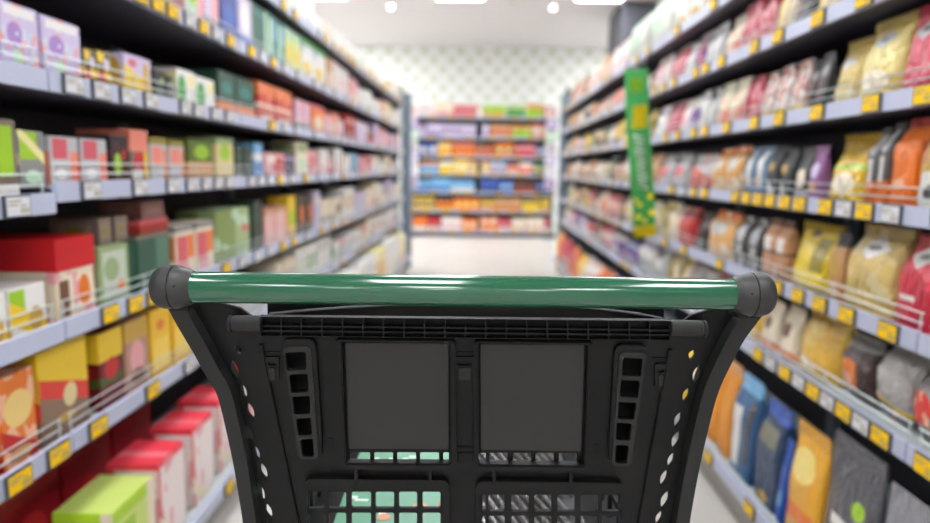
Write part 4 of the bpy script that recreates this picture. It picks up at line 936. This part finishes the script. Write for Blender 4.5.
# raised frames round the vertical slots
for outer, cs in (([(281, 339.5), (315, 338.5), (322, 440), (322, 461), (299, 462)], cells_l), ([(615, 344.5), (649, 345.5), (633, 468), (609.5, 467), (609, 446)], cells_r)):
    f1 = plate('slot_frame', rr_poly(outer, 10, 5), shift_cells(cs), M['cart'], .0001, .007, .0012)
    cx = sum(p[0] for p in outer) / len(outer)
    allp = [p for c_ in cs for p in c_]
    xs0, xs1 = cs[0], cs[-1]
    sg = 1 if cs is cells_r else -1
    if sg < 0: o2 = [(281.5 + 1, 347), (311, 346), (319, 459), (298.5, 460)]
    else: o2 = [(619.5, 352), (647, 353), (631, 467), (611.5, 466)]
    plate('inner_lip', rr_poly(o2, 6, 5), shift_cells(cs), M['cartrim'], .007, .0088, .0008, f1)
# plate bays: a raised rim, the big plain plate inside, the row of slots below it
for nm, outer, inner, pl, sl in (('l', [(334, 340.5), (455.5, 341.5), (456.5, 471), (341, 470)], [(341.5, 341.8), (450.5, 342.8), (450.5, 464.5), (345.5, 464)], [(345, 342.5), (448.5, 343.2), (448.8, 449.5), (349, 449)], slots_l),
                                 ('r', [(474, 342), (594.5, 343.5), (588.5, 473), (474, 471.5)], [(478, 343.5), (588.5, 344.8), (584.5, 466.5), (478.5, 465)], [(480.5, 344), (584.5, 345), (581, 451.5), (480.8, 450)], slots_r)):
    rm = plate('plate_rim', rr_poly(outer, 6), [rr_poly(inner, 3)], M['cart'], .0001, .010, .0018)
    plate('painted_gap_shade', [inner[0], inner[1], (inner[1][0], pl[2][1] + .8), (inner[3][0] - .5, pl[3][1] + .8)], [], M['cartdark'], .0001, .0007, .0002, rm)  # dark sheet paints the shade in the gap round the cover plate
    plate('cover_plate', rr_poly(pl, 2), [], M['plate'], .0009, .0035, .0008)
# lower grid frames
for outer, inner, holes in (([(303.5, 479), (449.5, 480.5), (449.5, 590), (311, 590)], None, grid_l), ([(476, 481), (624.5, 483), (616, 592), (476, 592)], None, grid_r)):
    x0 = min(p[0] for h_ in holes for p in h_) - 2.5; x1 = max(p[0] for h_ in holes for p in h_) + 2.5
    y0 = min(p[1] for h_ in holes for p in h_) - 2.5
    plate('grid_rim', rr_poly(outer, 9, 5), [rr_poly([(x0, y0), (x1, y0), (x1, 580), (x0, 580)], 4)], M['cart'], .0001, .008, .0015)
for x, y0, y1 in ((356, 468, 489), (430, 469, 489), (494, 470, 491), (571, 472, 492)):
    plate('stiffening_rib', rect(x - 1.8, y0, x + 1.8, y1), [], M['cart'], .0001, .008, .0006)
# the centre latch and the two side latches
def latch(x0, x1, y):
    l_ = plate('latch', rr_poly(rect(x0, y, x1, y + 24), 2), [rect(x0 + 3, y + 5, x1 - 3, y + 8.5)], M['cart'], .0001, .003, .0006)
    plate('latch_tongue', rr_poly(rect(x0 + 4, y + 11, x1 - 4, y + 23), 1.5), [], M['cartrim'], .003, .0042, .0005, l_)
    return l_
latch(454.5, 474.5, 357); latch(265, 279, 357); latch(655, 667, 364)
plate('centre_seam', rect(457, 446.5, 474, 449), [], M['cartdark'], .0001, .001, .0002)
plate('centre_seam', rect(457, 452.5, 474, 455), [], M['cartdark'], .0001, .001, .0002)
plate('latch_seam', rect(457, 352, 474, 353), [], M['cartdark'], .0001, .001, .0002)
plate('latch_seam', rect(258, 351.5, 280, 352.5), [], M['cartdark'], .0001, .001, .0002)
plate('latch_seam', rect(652, 357.5, 672, 358.5), [], M['cartdark'], .0001, .001, .0002)
# grooves between the flap and the side frames
for a, b in (((254, 345), (297, 523)), ((677, 350), (641, 523))):
    sx = 4 if a[0] < 400 else -4
    plate('flap_edge_rib', [(a[0] + sx, a[1]), (a[0] + 2 * sx, a[1]), (b[0] + 2 * sx, b[1] + 30), (b[0] + sx, b[1] + 30)], [], M['cart'], .0001, .004, .0008)

# basket
BZ = .97
def wall(bm, x0, x1, y0, y1, z0, z1, th=.004):
    """upright sheet from (x0,y0) to (x1,y1)"""
    d = Vector((x1 - x0, y1 - y0, 0)).normalized(); n = Vector((-d.y, d.x, 0)) * th
    v = [bm.verts.new(Vector(p) + k * n) for k in (0, 1) for p in ((x0, y0, z0), (x1, y1, z0), (x1, y1, z1), (x0, y0, z1))]
    for f in ((0, 1, 2, 3), (7, 6, 5, 4), (0, 4, 5, 1), (1, 5, 6, 2), (2, 6, 7, 3), (3, 7, 4, 0)): bm.faces.new([v[i] for i in f])
def lattice(bm, x0, x1, y0, y1, z0, z1, nx, nz):
    for k in range(nx + 1):
        a = k / nx; b = a + .012; wall(bm, x0 + (x1 - x0) * a, x0 + (x1 - x0) * b, y0 + (y1 - y0) * a, y0 + (y1 - y0) * b, z0, z1)
    for k in range(nz + 1):
        z = z0 + (z1 - z0) * k / nz; wall(bm, x0, x1, y0, y1, z - .004, z + .004, .0035)
def side(bm, s): lattice(bm, s * .200, s * .175, .80, 1.42, .52, .885, 14, 7)
for s in (-1, 1): ob('basket_side', lambda bm: side(bm, s), M['cart'], cart)
ob('basket_front', lambda bm: lattice(bm, -.175, .175, 1.425, 1.425, .52, .885, 9, 7), M['cart'], cart)
ob('basket_floor', lambda bm: [lattice_floor(bm)] if False else [box(bm, -.2 + k * .04, -.19 + k * .04, .79, 1.425, .505, .517) for k in range(11)] + [box(bm, -.2, .21, .8 + k * .05, .808 + k * .05, .497, .505) for k in range(13)], M['cart'], cart)
def rimtube(bm): tube(bm, [(-.21, .76, .885), (-.208, .80, .89), (-.18, 1.42, .89), (-.165, 1.435, .89), (.165, 1.435, .89), (.18, 1.42, .89), (.208, .80, .89), (.21, .76, .885)], .009, 10)
ob('basket_rim', rimtube, M['cart'], cart, smooth=True)
# folded seat seen through the flap's grids: printed card on one half, ridged steel tray on the other
def mat_card():
    return pack((92, 158, 128), [('rect', .1, .32, .45, .62, 'mint')], .45, False)
card = bx('seat_card', (-.162, -.008, .775, 1.12, .700, .704), plain('green_card', (92, 152, 122), .4), cart, bev=.001)
def marks(bm):
    rr = random.Random(8)
    for k in range(16):
        x = rr.uniform(-.155, -.03); y = rr.uniform(.79, 1.08); box(bm, x, x + rr.uniform(.006, .018), y, y + rr.uniform(.004, .008), .7042, .7048)
ob('white_print', marks, M['signw'], card)
skm = plain('peach_print', (206, 142, 108), .5)
for x, y, r in ((-.03, .91, .015), (-.055, .845, .012), (-.02, .85, .014), (-.10, .82, .009)):
    ob('peach_spot', lambda bm: lathe(bm, [(0, r), (.0007, r * .98)], (x, y, .7042), (0, 0, 1), 18), skm, card)
tray = bx('seat_tray', (.008, .158, .775, 1.12, .692, .696), plain('dark_tray', (52, 52, 54), .5), cart)
def ridges(bm):
    for k in range(26):
        x = -.13 + k * .0135
        pts = [(x + .10 * q / 6, 1.115 - .33 * q / 6, .700) for q in range(7)]
        pts = [p for p in pts if .012 < p[0] < .154]
        if len(pts) > 1: tube(bm, pts, .0034, 6)
ob('tray_ridge', lambda bm: ridges(bm), M['steel'], tray, smooth=True)
bx('seat_shelf', (-.222, -.165, .775, 1.12, .69, .696), M['cartdark'], cart); bx('seat_shelf', (.161, .222, .775, 1.12, .69, .696), M['cartdark'], cart)
# chassis and wheels
def chassis(bm):
    for s in (-1, 1):
        tube(bm, [(s * .255, .69, .70), (s * .25, .72, .42), (s * .24, .78, .20), (s * .22, 1.36, .17)], .013, 10)
        tube(bm, [(s * .16, 1.0, .49), (s * .2, .80, .2)], .011, 10)
        tube(bm, [(s * .16, 1.0, .49), (s * .2, 1.3, .175)], .011, 10)
    for y, z in ((.79, .197), (1.35, .172)): tube(bm, [(-.235, y, z), (.235, y, z)], .012, 10)
    tube(bm, [(-.2, 1.0, .49), (.2, 1.0, .49)], .011, 10)
ob('chassis', chassis, M['cartrim'], cart, smooth=True)
for s in (-1, 1):
    for y in (.80, 1.34):
        x = s * .225
        fk = ob('caster_fork', lambda bm: [box(bm, x - .022, x - .018, y - .02, y + .02, .05, .15), box(bm, x + .018, x + .022, y - .02, y + .02, .05, .15), box(bm, x - .022, x + .022, y - .02, y + .02, .15, .165)], M['steel'], cart)
        ob('wheel', lambda bm: lathe(bm, [(-.015, .05), (-.013, .06), (.013, .06), (.015, .05)], (x, y, .061), (1, 0, 0), 24), M['rubber'], fk, smooth=True)

# ------------------------------------------------------------------ world, view
w = bpy.data.worlds.new('world'); SC.world = w; w.use_nodes = True
w.node_tree.nodes['Background'].inputs['Color'].default_value = (1, 1, 1, 1); w.node_tree.nodes['Background'].inputs['Strength'].default_value = .0
vs = SC.view_settings
vs.view_transform = 'Standard'; vs.look = 'None'; vs.gamma = 1; vs.use_curve_mapping = False; vs.exposure = 0.0
SC.display_settings.display_device = 'sRGB'
SC.cycles.use_denoising = True
SC.cycles.max_bounces = 8; SC.cycles.diffuse_bounces = 5; SC.cycles.glossy_bounces = 3
SC.cycles.sample_clamp_indirect = 6
